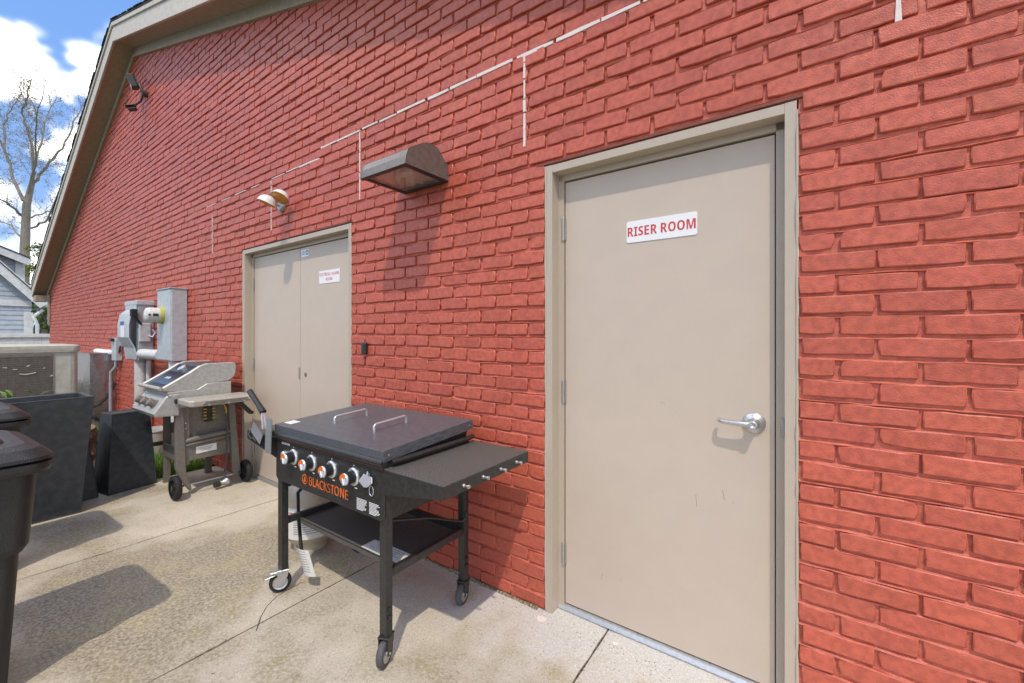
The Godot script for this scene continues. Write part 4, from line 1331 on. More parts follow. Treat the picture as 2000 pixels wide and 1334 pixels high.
func griddle_tools():
	# a spatula stuck upright behind the left shelf's hooks, and a scraper blade next to it
	var t := thing("spatula", "black-handled spatula hanging at the far end of the griddle", "spatula", Vector3(-2.55, 0.80, 0.70))
	var a := pw(488, 764, 0.70); var b := pw(514, 805, 0.705); var c := pw(516, 838, 0.71); var d := pw(528, 884, 0.72)
	var g := Geo.new()
	var mid := a.lerp(b, 0.55) + Vector3(0.004, 0, 0)
	g.tube([a + (a - b).normalized() * 0.008, a, mid, b, b + (b - a).normalized() * 0.004], [0.008, 0.016, 0.014, 0.018, 0.012], 12)
	part("handle", g, "keypad_black", t)
	var h := Geo.new()
	h.bar(b, c, 0.003, 0.022, 0.001, Vector3.BACK)
	h.bar(b + Vector3(0.02, -0.02, 0), c + Vector3(0.03, 0, 0), 0.003, 0.01, 0.001, Vector3.BACK)
	part("shank", h, "chrome", t)
	var bl := Geo.new()
	var p0 := pw(519, 815, 0.712); var p1 := pw(531, 818, 0.725); var p2 := pw(529, 886, 0.735); var p3 := pw(517, 884, 0.720)
	bl.quad(p3, p2, p1, p0); bl.quad(p0 - Vector3(0, 0, 0.002), p1 - Vector3(0, 0, 0.002), p2 - Vector3(0, 0, 0.002), p3 - Vector3(0, 0, 0.002))
	part("blade", bl, "aluminium", t)
	var s := thing("scraper", "bright square scraper blade hanging at the far end of the griddle", "scraper", Vector3(-2.62, 0.80, 0.70))
	var q := [pw(495, 823, 0.715), pw(513, 850, 0.722), pw(507, 868, 0.722), pw(490, 843, 0.712)]
	var sb := Geo.new()
	sb.quad(q[3], q[2], q[1], q[0])
	for k in 4: q[k] -= Vector3(0, 0, 0.002)
	sb.quad(q[0], q[1], q[2], q[3])
	part("blade", sb, "chrome", s)
	var hk := Geo.new()
	for k in 3: hk.tube([pw(489 + k * 9, 842 + k * 6, 0.700), pw(486 + k * 9, 850 + k * 6, 0.715), pw(492 + k * 9, 858 + k * 5, 0.712)], 0.007, 8)
	part("grip", hk, "keypad_black", s)

func propane():
	var c := Vector3(-2.66, 0, 0.31)
	var t := thing("propane_tank", "beige propane tank with a white label standing behind the griddle leg", "propane tank", c)
	var g := Geo.new()
	g.lathe([Vector2(0.0, 0.03), Vector2(0.08, 0.035), Vector2(0.125, 0.06), Vector2(0.15, 0.10), Vector2(0.155, 0.14), Vector2(0.155, 0.34), Vector2(0.148, 0.385), Vector2(0.12, 0.425), Vector2(0.07, 0.45), Vector2(0, 0.455)], c, Vector3.UP, 32, true)
	part("body", g, "tank", t)
	var f := Geo.new()
	f.lathe([Vector2(0.098, 0), Vector2(0.102, 0), Vector2(0.102, 0.05), Vector2(0.098, 0.05), Vector2(0.098, 0)], c, Vector3.UP, 28)
	part("foot_ring", f, "tank", t)
	var k := Geo.new()
	for s in 22:
		if s > 16: continue
		var a0 := TAU * s / 22.0 + 0.5; var a1 := TAU * (s + 1) / 22.0 + 0.5
		for rr in [0.098, 0.102]:
			k.quad(c + Vector3(cos(a1) * rr, 0.43, sin(a1) * rr), c + Vector3(cos(a0) * rr, 0.43, sin(a0) * rr), c + Vector3(cos(a0) * rr, 0.52, sin(a0) * rr), c + Vector3(cos(a1) * rr, 0.52, sin(a1) * rr))
	part("collar", k, "tank", t)
	var v := Geo.new()
	v.cyl(c + Vector3(0, 0.45, 0), c + Vector3(0, 0.505, 0), 0.018, -1, 12)
	v.cyl(c + Vector3(-0.01, 0.48, 0), c + Vector3(0.06, 0.48, 0), 0.014, -1, 12)
	part("valve", v, "brass", t)
	var l := Geo.new()
	var lab := func(y0: float, y1: float, a0: float, a1: float, rr: float, gg: Geo):
		var n := 14
		for s in n:
			var p := lerpf(a0, a1, float(s) / n); var q := lerpf(a0, a1, float(s + 1) / n)
			var dp := Vector3(cos(p), 0, sin(p)); var dq := Vector3(cos(q), 0, sin(q))
			gg.otri(c + dp * rr + Vector3(0, y0, 0), c + dq * rr + Vector3(0, y0, 0), c + dq * rr + Vector3(0, y1, 0), dp, dq, dq)
			gg.otri(c + dp * rr + Vector3(0, y0, 0), c + dq * rr + Vector3(0, y1, 0), c + dp * rr + Vector3(0, y1, 0), dp, dq, dp)
	lab.call(0.105, 0.300, -0.6, 1.9, 0.1565, l)
	part("label", l, "paper", t)
	var lp := Geo.new()
	for k2 in 7: lab.call(0.14 + k2 * 0.014, 0.145 + k2 * 0.014, 0.2, 1.2, 0.1575, lp)
	part("label_print", lp, "grey_print", t)
	var lr := Geo.new()
	lab.call(0.245, 0.258, 0.75, 1.35, 0.1575, lr)
	lab.call(0.266, 0.272, 0.75, 1.45, 0.1575, lr)
	part("label_heading", lr, "red_print", t)

# ------------------------------------------------------------------ gas grill
func gas_grill():
	var x1 := -4.320; var x0 := -4.880
	var t := thing("gas_grill", "grey gas grill with a dark lid and two wheels beside the double doors", "grill", Vector3(-4.58, 0, 0.35))
	var prof := [Vector2(0.652, 0.926), Vector2(0.640, 0.910), Vector2(0.504, 0.888), Vector2(0.383, 0.892), Vector2(0.345, 0.910), Vector2(0.32, 0.940), Vector2(0.163, 0.956), Vector2(0.120, 0.985), Vector2(0.104, 1.02), Vector2(0.097, 1.085), Vector2(0.105, 1.112), Vector2(0.125, 1.124), Vector2(0.330, 1.125), Vector2(0.385, 1.107), Vector2(0.46, 1.054), Vector2(0.60, 0.966), Vector2(0.645, 0.940)]
	var top := [Vector2(0.097, 1.02), Vector2(0.105, 1.108), Vector2(0.125, 1.119), Vector2(0.330, 1.119), Vector2(0.383, 1.100), Vector2(0.457, 1.046), Vector2(0.592, 0.958), Vector2(0.640, 0.930)]
	for x in [x1, x0 + 0.034]:
		var g := Geo.new()
		g.prism(prof, Vector3(x, 0, 0), Vector3.BACK, Vector3.UP, 0.034, 0.007)
		part("lid_end", g, "grill_grey", t)
	var sh := Geo.new()
	for k in top.size() - 1:
		var a: Vector2 = top[k]; var b: Vector2 = top[k + 1]
		sh.quad(Vector3(x0, a.y, a.x), Vector3(x0, b.y, b.x), Vector3(x1 - 0.034, b.y, b.x), Vector3(x1 - 0.034, a.y, a.x))
		sh.quad(Vector3(x0, b.y - 0.004, b.x), Vector3(x0, a.y - 0.004, a.x), Vector3(x1 - 0.034, a.y - 0.004, a.x), Vector3(x1 - 0.034, b.y - 0.004, b.x))
	var hood := part("lid", sh, "enamel", t)
	var hd := Geo.new()
	hd.tube([Vector3(x0 + 0.0, 0.932, 0.652), Vector3(x1, 0.932, 0.652)], 0.016, 12)
	part("lid_handle", hd, "grill_shelf", t)
	var th := Geo.new()
	th.lathe([Vector2(0.036, 0), Vector2(0.036, 0.016), Vector2(0.030, 0.02), Vector2(0, 0.02)], Vector3(-4.60, 1.070, 0.423), Vector3(0, 0.81, 0.58), 20)
	part("thermometer", th, "chrome", hood)
	var em := Geo.new()
	em.box(Vector3(-4.60, 1.000, 0.530), Vector3(0.10, 0.003, 0.028), 0.0005, Basis(Vector3.RIGHT, 0.50))
	part("emblem", em, "chrome", hood)
	var bl := Geo.new()
	bl.cyl(Vector3(x1 + 0.0, 0.918, 0.628), Vector3(x1 + 0.036, 0.918, 0.628), 0.008, -1, 10)
	part("lid_bolt", bl, "hinge_metal", t)
	# cook box
	var cb := Geo.new()
	cb.prism([Vector2(0.14, 0.95), Vector2(0.14, 0.84), Vector2(0.20, 0.76), Vector2(0.52, 0.76), Vector2(0.60, 0.85), Vector2(0.62, 0.90), Vector2(0.40, 0.905), Vector2(0.33, 0.95)], Vector3(x1 + 0.005, 0, 0), Vector3.BACK, Vector3.UP, x1 - x0, 0.006)
	part("cook_box", cb, "grill_grey", t)
	# control panel with knobs
	var cp := Geo.new()
	cp.prism([Vector2(0.53, 0.880), Vector2(0.595, 0.880), Vector2(0.62, 0.865), Vector2(0.705, 0.735), Vector2(0.69, 0.705), Vector2(0.53, 0.698)], Vector3(x1 + 0.012, 0, 0), Vector3.BACK, Vector3.UP, x1 - x0 + 0.02, 0.008)
	var ctl := part("control_panel", cp, "grill_grey", t)
	var kn := Vector3(0, 0.55, 0.84).normalized()
	for k in 3:
		var c := Vector3(-4.43 - k * 0.16, 0.800, 0.662)
		var g := Geo.new()
		g.lathe([Vector2(0.040, 0), Vector2(0.040, 0.006), Vector2(0.030, 0.008), Vector2(0.032, 0.012), Vector2(0.030, 0.05), Vector2(0.026, 0.054), Vector2(0, 0.055)], c, kn, 20)
		part("knob", g, "knob_dusty", ctl)
	# side shelf
	var ss := Geo.new()
	ss.prism([Vector2(-4.295, -0.065), Vector2(-4.03, -0.065), Vector2(-4.005, -0.09), Vector2(-4.005, -0.525), Vector2(-4.03, -0.553), Vector2(-4.295, -0.553)], Vector3(0, 0.795, 0), Vector3.RIGHT, Vector3.FORWARD, 0.052, 0.010)
	var shelf := part("side_shelf", ss, "grill_shelf", t)
	var sp := Geo.new()
	sp.prism([Vector2(-0.47, 0.802), Vector2(-0.44, 0.832), Vector2(-0.14, 0.832), Vector2(-0.11, 0.802)], Vector3(-4.006, 0, 0), Vector3.FORWARD, Vector3.UP, 0.003, 0.001)
	part("shelf_lip", sp, "grill_leg", shelf)
	for z in [0.42, 0.28, 0.16]:
		var b := Geo.new()
		b.lathe([Vector2(0, 0.005), Vector2(0.008, 0.004), Vector2(0.010, 0)], Vector3(-4.004, 0.802, z), Vector3.RIGHT, 10)
		part("shelf_bolt", b, "hinge_metal", shelf)
	var bk := Geo.new()
	bk.box(Vector3(-4.292, 0.822, 0.555), Vector3(0.03, 0.04, 0.03), 0.006)
	part("shelf_bracket", bk, "black_steel", shelf)
	# legs
	var xr := -4.345
	var fl := Geo.new()
	fl.prism([Vector2(0.50, 0.84), Vector2(0.555, 0.84), Vector2(0.552, 0.26), Vector2(0.525, 0.16), Vector2(0.455, 0.040), Vector2(0.438, 0.050), Vector2(0.478, 0.20)], Vector3(xr + 0.022, 0, 0), Vector3.BACK, Vector3.UP, 0.044, 0.004)
	part("leg", fl, "grill_leg", t)
	var rl := Geo.new()
	rl.prism([Vector2(0.115, 0.80), Vector2(0.165, 0.80), Vector2(0.125, 0.12), Vector2(0.11, 0.07), Vector2(0.056, 0.075)], Vector3(xr + 0.022, 0, 0), Vector3.BACK, Vector3.UP, 0.044, 0.004)
	part("leg", rl, "grill_leg", t)
	for z in [0.455, 0.125]:
		var g := Geo.new()
		g.box(Vector3(-4.895, 0.40, z), Vector3(0.044, 0.78, 0.05), 0.004)
		var lg := part("leg", g, "grill_leg", t)
		var ft := Geo.new()
		ft.box(Vector3(-4.895, 0.006, z), Vector3(0.056, 0.012, 0.062), 0.003)
		part("foot", ft, "grill_leg", lg)
	# panels and rails of the cart
	var p := Geo.new()
	p.box(Vector3(xr - 0.03, 0.60, 0.33), Vector3(0.004, 0.30, 0.34), 0.001)
	part("side_panel", p, "grill_leg", t)
	var p2 := Geo.new()
	p2.box(Vector3(xr - 0.004, 0.52, 0.475), Vector3(0.006, 0.52, 0.05), 0.001)
	var strip := part("side_flange", p2, "grill_leg", t)
	var bolts := Geo.new()
	for y in [0.62, 0.575, 0.47, 0.435]: bolts.lathe([Vector2(0, 0.004), Vector2(0.006, 0.003), Vector2(0.007, 0)], Vector3(xr, y, 0.478), Vector3.RIGHT, 8)
	part("flange_bolts", bolts, "chrome", strip)
	var rail := Geo.new()
	rail.tube([Vector3(xr - 0.01, 0.46, 0.485), Vector3(xr + 0.012, 0.475, 0.42), Vector3(xr + 0.018, 0.485, 0.30), Vector3(xr + 0.012, 0.49, 0.18), Vector3(xr - 0.01, 0.49, 0.13)], 0.022, 10)
	rail.tube([Vector3(xr - 0.01, 0.425, 0.485), Vector3(xr + 0.010, 0.435, 0.42), Vector3(xr + 0.014, 0.445, 0.30), Vector3(xr + 0.010, 0.45, 0.18), Vector3(xr - 0.01, 0.45, 0.13)], 0.016, 10)
	part("side_handle", rail, "grill_leg", t)
	var cr := Geo.new()
	cr.box(Vector3(xr - 0.008, 0.355, 0.30), Vector3(0.012, 0.13, 0.37), 0.003)
	var crb := part("side_rail", cr, "grill_leg", t)
	var lb := Geo.new()
	lb.box(Vector3(xr + 0.0, 0.372, 0.325), Vector3(0.003, 0.06, 0.155), 0.0, Basis(Vector3.RIGHT, 0.03))
	part("label", lb, "sign_white", crb)
	var lp := Geo.new()
	for k in 3: lp.box(Vector3(xr + 0.0022, 0.385 - k * 0.012, 0.33), Vector3(0.0008, 0.004, 0.11 - 0.02 * k), 0.0)
	part("label_print", lp, "grey_print", crb)
	var sh2 := Geo.new()
	sh2.box(Vector3((xr - 4.895) * 0.5, 0.30, 0.29), Vector3(0.52, 0.012, 0.36), 0.002)
	part("cart_shelf", sh2, "grill_leg", t)
	var fr := Geo.new()
	fr.box(Vector3((xr - 4.895) * 0.5, 0.315, 0.478), Vector3(0.51, 0.12, 0.012), 0.003)
	part("front_rail", fr, "grill_leg", t)
	var cr2 := Geo.new()
	cr2.box(Vector3(-4.895, 0.50, 0.29), Vector3(0.012, 0.10, 0.29), 0.003)
	part("side_rail", cr2, "grill_leg", t)
	var ax := Geo.new()
	ax.cyl(Vector3(xr + 0.01, 0.088, 0.475), Vector3(xr + 0.01, 0.088, 0.075), 0.006, -1, 8)
	part("axle_rod", ax, "zinc", t)
	# wheels
	for z in [0.562, 0.026]:
		var c := Vector3(-4.300, 0.102, z)
		var g := Geo.new()
		g.lathe([Vector2(0.070, -0.022), Vector2(0.088, -0.024), Vector2(0.099, -0.016), Vector2(0.102, 0.0), Vector2(0.099, 0.016), Vector2(0.088, 0.024), Vector2(0.070, 0.022)], c, Vector3.BACK, 28, true)
		var w := part("wheel", g, "rubber", t)
		var h := Geo.new()
		h.cyl(c - Vector3(0, 0, 0.024), c + Vector3(0, 0, 0.024), 0.020, -1, 14)
		h.lathe([Vector2(0.066, -0.016), Vector2(0.073, -0.018), Vector2(0.073, 0.018), Vector2(0.066, 0.016), Vector2(0.066, -0.016)], c, Vector3.BACK, 24)
		for k in 7:
			var a := TAU * k / 7.0
			h.bar(c + Vector3(cos(a) * 0.015, sin(a) * 0.015, 0), c + Vector3(cos(a) * 0.070, sin(a) * 0.070, 0), 0.014, 0.012, 0.002, Vector3.BACK)
		h.cyl(c, c + Vector3(0, 0, -0.06 if z > 0.3 else 0.06), 0.008, -1, 8)
		part("rim", h, "keypad_black", w)
	# burner manifold with brass orifices, hose and regulator
	var mf := Geo.new()
	mf.box(Vector3(xr - 0.015, 0.67, 0.305), Vector3(0.03, 0.13, 0.06), 0.004)
	part("valve_block", mf, "black_steel", t)
	var br := Geo.new()
	for s in [-1.0, 1.0]:
		for k in 4: br.cyl(Vector3(xr + 0.002, 0.72 - k * 0.028, 0.305 + s * 0.045), Vector3(xr + 0.002, 0.72 - k * 0.028, 0.305 + s * 0.022), 0.009, -1, 10)
	part("brass_fittings", br, "brass", t)
	var vp := Geo.new()
	vp.box(Vector3(xr - 0.02, 0.755, 0.33), Vector3(0.01, 0.02, 0.28), 0.003)
	part("burner_rail", vp, "grill_leg", t)
	var hs := Geo.new()
	hs.tube([Vector3(xr - 0.0, 0.755, 0.24), Vector3(xr + 0.03, 0.745, 0.20), Vector3(xr + 0.035, 0.70, 0.185), Vector3(xr + 0.035, 0.665, 0.185)], 0.008, 8)
	part("gas_pipe", hs, "brass", t)
	var ho := Geo.new()
	ho.tube([Vector3(xr + 0.035, 0.665, 0.185), Vector3(xr + 0.04, 0.50, 0.175), Vector3(xr + 0.04, 0.25, 0.185), Vector3(xr + 0.035, 0.075, 0.20)], 0.0085, 8)
	part("gas_hose", ho, "grey_rubber", t)
	var rg := Geo.new()
	rg.lathe([Vector2(0, 0), Vector2(0.022, 0.002), Vector2(0.034, 0.012), Vector2(0.034, 0.03), Vector2(0.024, 0.04), Vector2(0.016, 0.08), Vector2(0, 0.085)], Vector3(xr + 0.045, 0.052, 0.165), Vector3(0.12, -0.08, 0.98).normalized(), 18, true)
	part("regulator", rg, "zinc", t)
	var rk := Geo.new()
	rk.cyl(Vector3(xr + 0.055, 0.044, 0.245), Vector3(xr + 0.06, 0.042, 0.285), 0.026, 0.024, 14)
	part("coupling_nut", rk, "keypad_black", t)
	var fh := Geo.new()
	fh.tube([Vector3(-4.20, 0.79, 0.16), Vector3(-4.19, 0.755, 0.11), Vector3(-4.19, 0.70, 0.065), Vector3(-4.19, 0.665, 0.035), Vector3(-4.19, 0.655, 0.01)], [0.014, 0.018, 0.020, 0.020, 0.014], 10)
	part("shelf_handle", fh, "keypad_black", t)

# ------------------------------------------------------------------ containers
func planter(called_label: String, c: Vector3, turn: float, bot: Vector2, top: Vector2, h: float, hollow_top: bool, lean := 0.0):
	var t := thing("planter", called_label, "planter", c)
	var bs := Basis(Vector3.UP, turn) * Basis(Vector3.BACK, lean)
	var P := func(s: Vector2, y: float, i: int, k := 1.0) -> Vector3:
		return c + bs * Vector3(s.x * 0.5 * k * [1, 1, -1, -1][i], y, s.y * 0.5 * k * [1, -1, -1, 1][i])
	var g := Geo.new()
	for i in 4:
		var j := (i + 1) % 4
		g.quad(P.call(bot, 0.002, i), P.call(bot, 0.002, j), P.call(top, h, j), P.call(top, h, i))
	if not hollow_top:
		g.quad(P.call(top, h, 0), P.call(top, h, 1), P.call(top, h, 2), P.call(top, h, 3))
	else:
		g.quad(P.call(bot, 0.002, 3), P.call(bot, 0.002, 2), P.call(bot, 0.002, 1), P.call(bot, 0.002, 0))
		for i in 4:
			var j := (i + 1) % 4
			var it := top - Vector2(0.06, 0.06)
			g.quad(P.call(top, h, i), P.call(top, h, j), P.call(it, h - 0.003, j), P.call(it, h - 0.003, i))
			g.quad(P.call(it, h - 0.003, i), P.call(it, h - 0.003, j), P.call(it * 0.9, h * 0.55, j), P.call(it * 0.9, h * 0.55, i))
		g.quad(P.call(top * 0.86, h * 0.55, 0), P.call(top * 0.86, h * 0.55, 1), P.call(top * 0.86, h * 0.55, 2), P.call(top * 0.86, h * 0.55, 3))
	part("shell", g, "planter", t)
	# rounded corner beads and rim
	var e := Geo.new()
	for i in 4:
		e.tube([P.call(bot, 0.004, i, 0.985), P.call(top, h - 0.004, i, 0.985)], 0.005, 8)
		e.tube([P.call(top, h - 0.003, i, 0.985), P.call(top, h - 0.003, (i + 1) % 4, 0.985)], 0.005, 8)
		e.tube([P.call(bot, 0.006, i, 0.985), P.call(bot, 0.006, (i + 1) % 4, 0.985)], 0.005, 8)
	part("rounded_edge", e, "planter", t)
	if not hollow_top:
		var f := Geo.new()
		for i in 4:
			var j := (i + 1) % 4
			var it := top * 0.84
			f.quad(P.call(top, h + 0.003, i), P.call(top, h + 0.003, j), P.call(it, h + 0.003, j), P.call(it, h + 0.003, i))
		part("base_rim", f, "planter", t)
	return t

func bin_of(label: String, c: Vector3, turn: float):
	var t := thing("trash_bin", label, "trash bin", c)
	var bs := Basis(Vector3.UP, turn)
	var shift := func(g: Geo):
		for k in g.v.size():
			g.v[k] = c + bs * (g.v[k] * 0.905)
			g.n[k] = bs * g.n[k]
	var g := Geo.new()
	var S := func(y, hx, hz, rr, dz = 0.0): return [Vector3(0, y, dz), hx, hz, rr]
	g.loft([S.call(0.02, 0.228, 0.258, 0.05), S.call(0.60, 0.252, 0.290, 0.055), S.call(0.62, 0.254, 0.292, 0.055)], 6)
	g.loft([S.call(0.60, 0.262, 0.300, 0.06), S.call(0.63, 0.275, 0.315, 0.06), S.call(0.90, 0.292, 0.335, 0.065), S.call(0.955, 0.295, 0.338, 0.065)], 6)
	shift.call(g)
	part("body", g, "bin_plastic", t)
	var rim := Geo.new()
	rim.loft([S.call(0.945, 0.296, 0.339, 0.065), S.call(0.945, 0.330, 0.372, 0.08), S.call(0.962, 0.338, 0.380, 0.085), S.call(0.985, 0.338, 0.380, 0.085), S.call(0.990, 0.325, 0.365, 0.08)], 8)
	shift.call(rim)
	part("rim", rim, "bin_plastic", t)
	var lid := Geo.new()
	lid.loft([S.call(0.993, 0.330, 0.372, 0.08), S.call(0.998, 0.340, 0.382, 0.085), S.call(1.012, 0.338, 0.380, 0.085), S.call(1.045, 0.305, 0.345, 0.08), S.call(1.062, 0.27, 0.305, 0.075), S.call(1.066, 0.235, 0.27, 0.07)], 8)
	lid.loft([S.call(1.060, 0.222, 0.255, 0.06), S.call(1.078, 0.214, 0.247, 0.06), S.call(1.085, 0.20, 0.235, 0.055), S.call(1.095, 0.05, 0.06, 0.03)], 8)
	shift.call(lid)
	part("lid", lid, "bin_plastic", t)
	for s in [-1.0, 1.0]:
		var wh := Geo.new()
		wh.lathe([Vector2(0, -0.03), Vector2(0.11, -0.03), Vector2(0.125, -0.02), Vector2(0.125, 0.02), Vector2(0.11, 0.03), Vector2(0, 0.03)], Vector3(s * 0.26, 0.125, 0.29), Vector3.RIGHT, 20)
		shift.call(wh)
		part("wheel", wh, "rubber", t)
	var ax := Geo.new()
	ax.cyl(Vector3(-0.24, 0.125, 0.29), Vector3(0.24, 0.125, 0.29), 0.012, -1, 8)
	shift.call(ax)
	part("axle", ax, "hinge_metal", t)
	return t

func condenser():
	var x1 := -6.63; var x0 := -7.63; var z0 := 0.74; var z1 := 1.86; var h := 1.262
	var t := thing("air_conditioner", "pale green-grey condenser unit with a brown coil side behind the planters", "air conditioner", Vector3(-7.13, 0, 1.3))
	var g := Geo.new()
	g.loft([[Vector3((x0 + x1) * 0.5, 0.06, (z0 + z1) * 0.5), (x1 - x0) * 0.5 - 0.02, (z1 - z0) * 0.5 - 0.02, 0.06], [Vector3((x0 + x1) * 0.5, h - 0.03, (z0 + z1) * 0.5), (x1 - x0) * 0.5 - 0.02, (z1 - z0) * 0.5 - 0.02, 0.06]], 6)
	part("cabinet", g, "condenser", t)
	var tp := Geo.new()
	tp.loft([[Vector3((x0 + x1) * 0.5, h - 0.075, (z0 + z1) * 0.5), (x1 - x0) * 0.5 - 0.004, (z1 - z0) * 0.5 - 0.004, 0.07], [Vector3((x0 + x1) * 0.5, h - 0.04, (z0 + z1) * 0.5), (x1 - x0) * 0.5, (z1 - z0) * 0.5, 0.07], [Vector3((x0 + x1) * 0.5, h - 0.008, (z0 + z1) * 0.5), (x1 - x0) * 0.5, (z1 - z0) * 0.5, 0.07], [Vector3((x0 + x1) * 0.5, h, (z0 + z1) * 0.5), (x1 - x0) * 0.5 - 0.02, (z1 - z0) * 0.5 - 0.02, 0.06]], 6)
	part("top_cover", tp, "condenser", t)
	var zc := pside(104, 720, x1).z
	var co := Geo.new()
	co.box(Vector3(x1 - 0.012, 0.62, (zc + z1 - 0.10) * 0.5), Vector3(0.012, 1.10, z1 - 0.10 - zc))
	var coil := part("coil", co, "coil", t)
	var fins := Geo.new()
	var y := 0.09
	while y < 1.16:
		fins.box(Vector3(x1 - 0.003, y, (zc + z1 - 0.10) * 0.5), Vector3(0.004, 0.005, z1 - 0.12 - zc))
		y += 0.022
	var zz := zc + 0.02
	while zz < z1 - 0.12:
		fins.box(Vector3(x1 - 0.002, 0.62, zz), Vector3(0.0035, 1.06, 0.003))
		zz += 0.05
	part("coil_fins", fins, "coil", coil).set_meta("kind", "stuff")
	var pt := Geo.new()          # bent, bare patches on the fins
	var r := RandomNumberGenerator.new()
	r.seed = 3
	for p in [[25, 722], [5, 718], [52, 716], [85, 720], [98, 735]]:
		var c := pside(p[0], p[1], x1 + 0.001)
		pt.bar(c, c + Vector3(0, r.randf_range(-0.012, 0.012), -r.randf_range(0.01, 0.035)), 0.003, r.randf_range(0.006, 0.014), 0.001, Vector3.UP)
	var a := pside(38, 731, x1 + 0.001); var b := pside(70, 728, x1 + 0.001)
	pt.tube([a, a.lerp(b, 0.4) + Vector3(0, -0.012, 0), b], 0.006, 6)
	part("bent_fins", pt, "condenser", coil)
	var sm := Geo.new()
	var zs := pside(138, 720, x1).z
	sm.box(Vector3(x1 - 0.0185, 0.63, zs), Vector3(0.004, 1.10, 0.006))
	part("panel_seam", sm, "condenser", t)
	var pd := Geo.new()
	pd.box(Vector3((x0 + x1) * 0.5, 0.02, (z0 + z1) * 0.5), Vector3(1.15, 0.08, 1.25), 0.01)
	part("pad", pd, "stone", t)

# ------------------------------------------------------------------ ground
func patio_texture() -> ImageTexture:
	var w := 1160; var h := 580
	var im := Image.create(w, h, false, Image.FORMAT_RGB8)
	var big := noise(51, 0.55, FastNoiseLite.TYPE_SIMPLEX_SMOOTH, 4)
	var mid := noise(53, 3.5, FastNoiseLite.TYPE_SIMPLEX_SMOOTH, 5)
	var fin := noise(57, 60.0, FastNoiseLite.TYPE_SIMPLEX_SMOOTH, 2)
	var mos := noise(59, 55.0, FastNoiseLite.TYPE_SIMPLEX_SMOOTH, 3)
	# lichen and dirt patches: centre x, z, radius along x, along z, strength
	var patches := [[-3.1, 1.2, 0.55, 0.35, 1.0], [-2.95, 0.85, 0.38, 0.4, 0.8], [-2.85, 0.45, 0.35, 0.5, 0.75], [-2.5, 1.25, 0.6, 0.25, 0.55], [-4.2, 1.15, 0.4, 0.3, 0.7], [-1.75, 0.9, 0.5, 0.3, 0.35], [-1.0, 0.55, 0.4, 0.25, 0.4], [-2.15, 0.35, 0.25, 0.5, 0.45], [-4.75, 0.5, 0.2, 0.6, 0.5]]
	var r := RandomNumberGenerator.new()
	r.seed = 12
	for y in h:
		var z := -0.2 + 3.4 * y / h
		for x in w:
			var px := -5.2 + 6.9 * x / w
			var b := big.get_noise_2d(px, z); var m := mid.get_noise_2d(px, z); var f := fin.get_noise_2d(px, z); var k := mos.get_noise_2d(px * 0.8 + z * 0.3, z)
			var dirt := 0.0
			for p in patches:
				var dx: float = (px - p[0]) / p[2]; var dz: float = (z - p[1]) / p[3]
				var q: float = dx * dx + dz * dz
				if q < 4.0: dirt += p[4] * exp(-q)
			# washed paler strip next to the wall, with a ragged edge
			var clean := smoothstep(0.46, 0.02, z + 0.24 * m + 0.12 * b + clampf(-1.35 - px, 0.0, 1.0) * 0.6)
			var c := Vector3(0.60, 0.54, 0.435) * (1.0 + 0.10 * m + 0.10 * b)
			c = c.lerp(Vector3(0.64, 0.62, 0.58) * (1.0 + 0.05 * m), clean)
			var mo := clampf(dirt * 1.7 + 0.8 * m - 0.08, 0.0, 1.0)
			var grainy := clampf(0.5 + 1.1 * k + 0.6 * f + 0.9 * (r.randf() - 0.5), 0.0, 1.0)
			c = c.lerp(Vector3(0.20, 0.165, 0.105), mo * (0.30 + 0.62 * grainy) * (1.0 - 0.7 * clean))
			var lich := smoothstep(0.15, 0.5, 0.6 * m + 0.5 * k + 0.15 * dirt)
			c = c.lerp(Vector3(0.50, 0.41, 0.19), lich * 0.30 * (1.0 - clean))
			c *= 1.0 + 0.16 * f
			var s := r.randf()
			if s < 0.008: c *= 0.6
			elif s > 0.992: c *= 1.2
			im.set_pixel(x, y, Color(clampf(c.x, 0, 0.85), clampf(c.y, 0, 0.85), clampf(c.z, 0, 0.85)).linear_to_srgb())
	return ImageTexture.create_from_image(im)

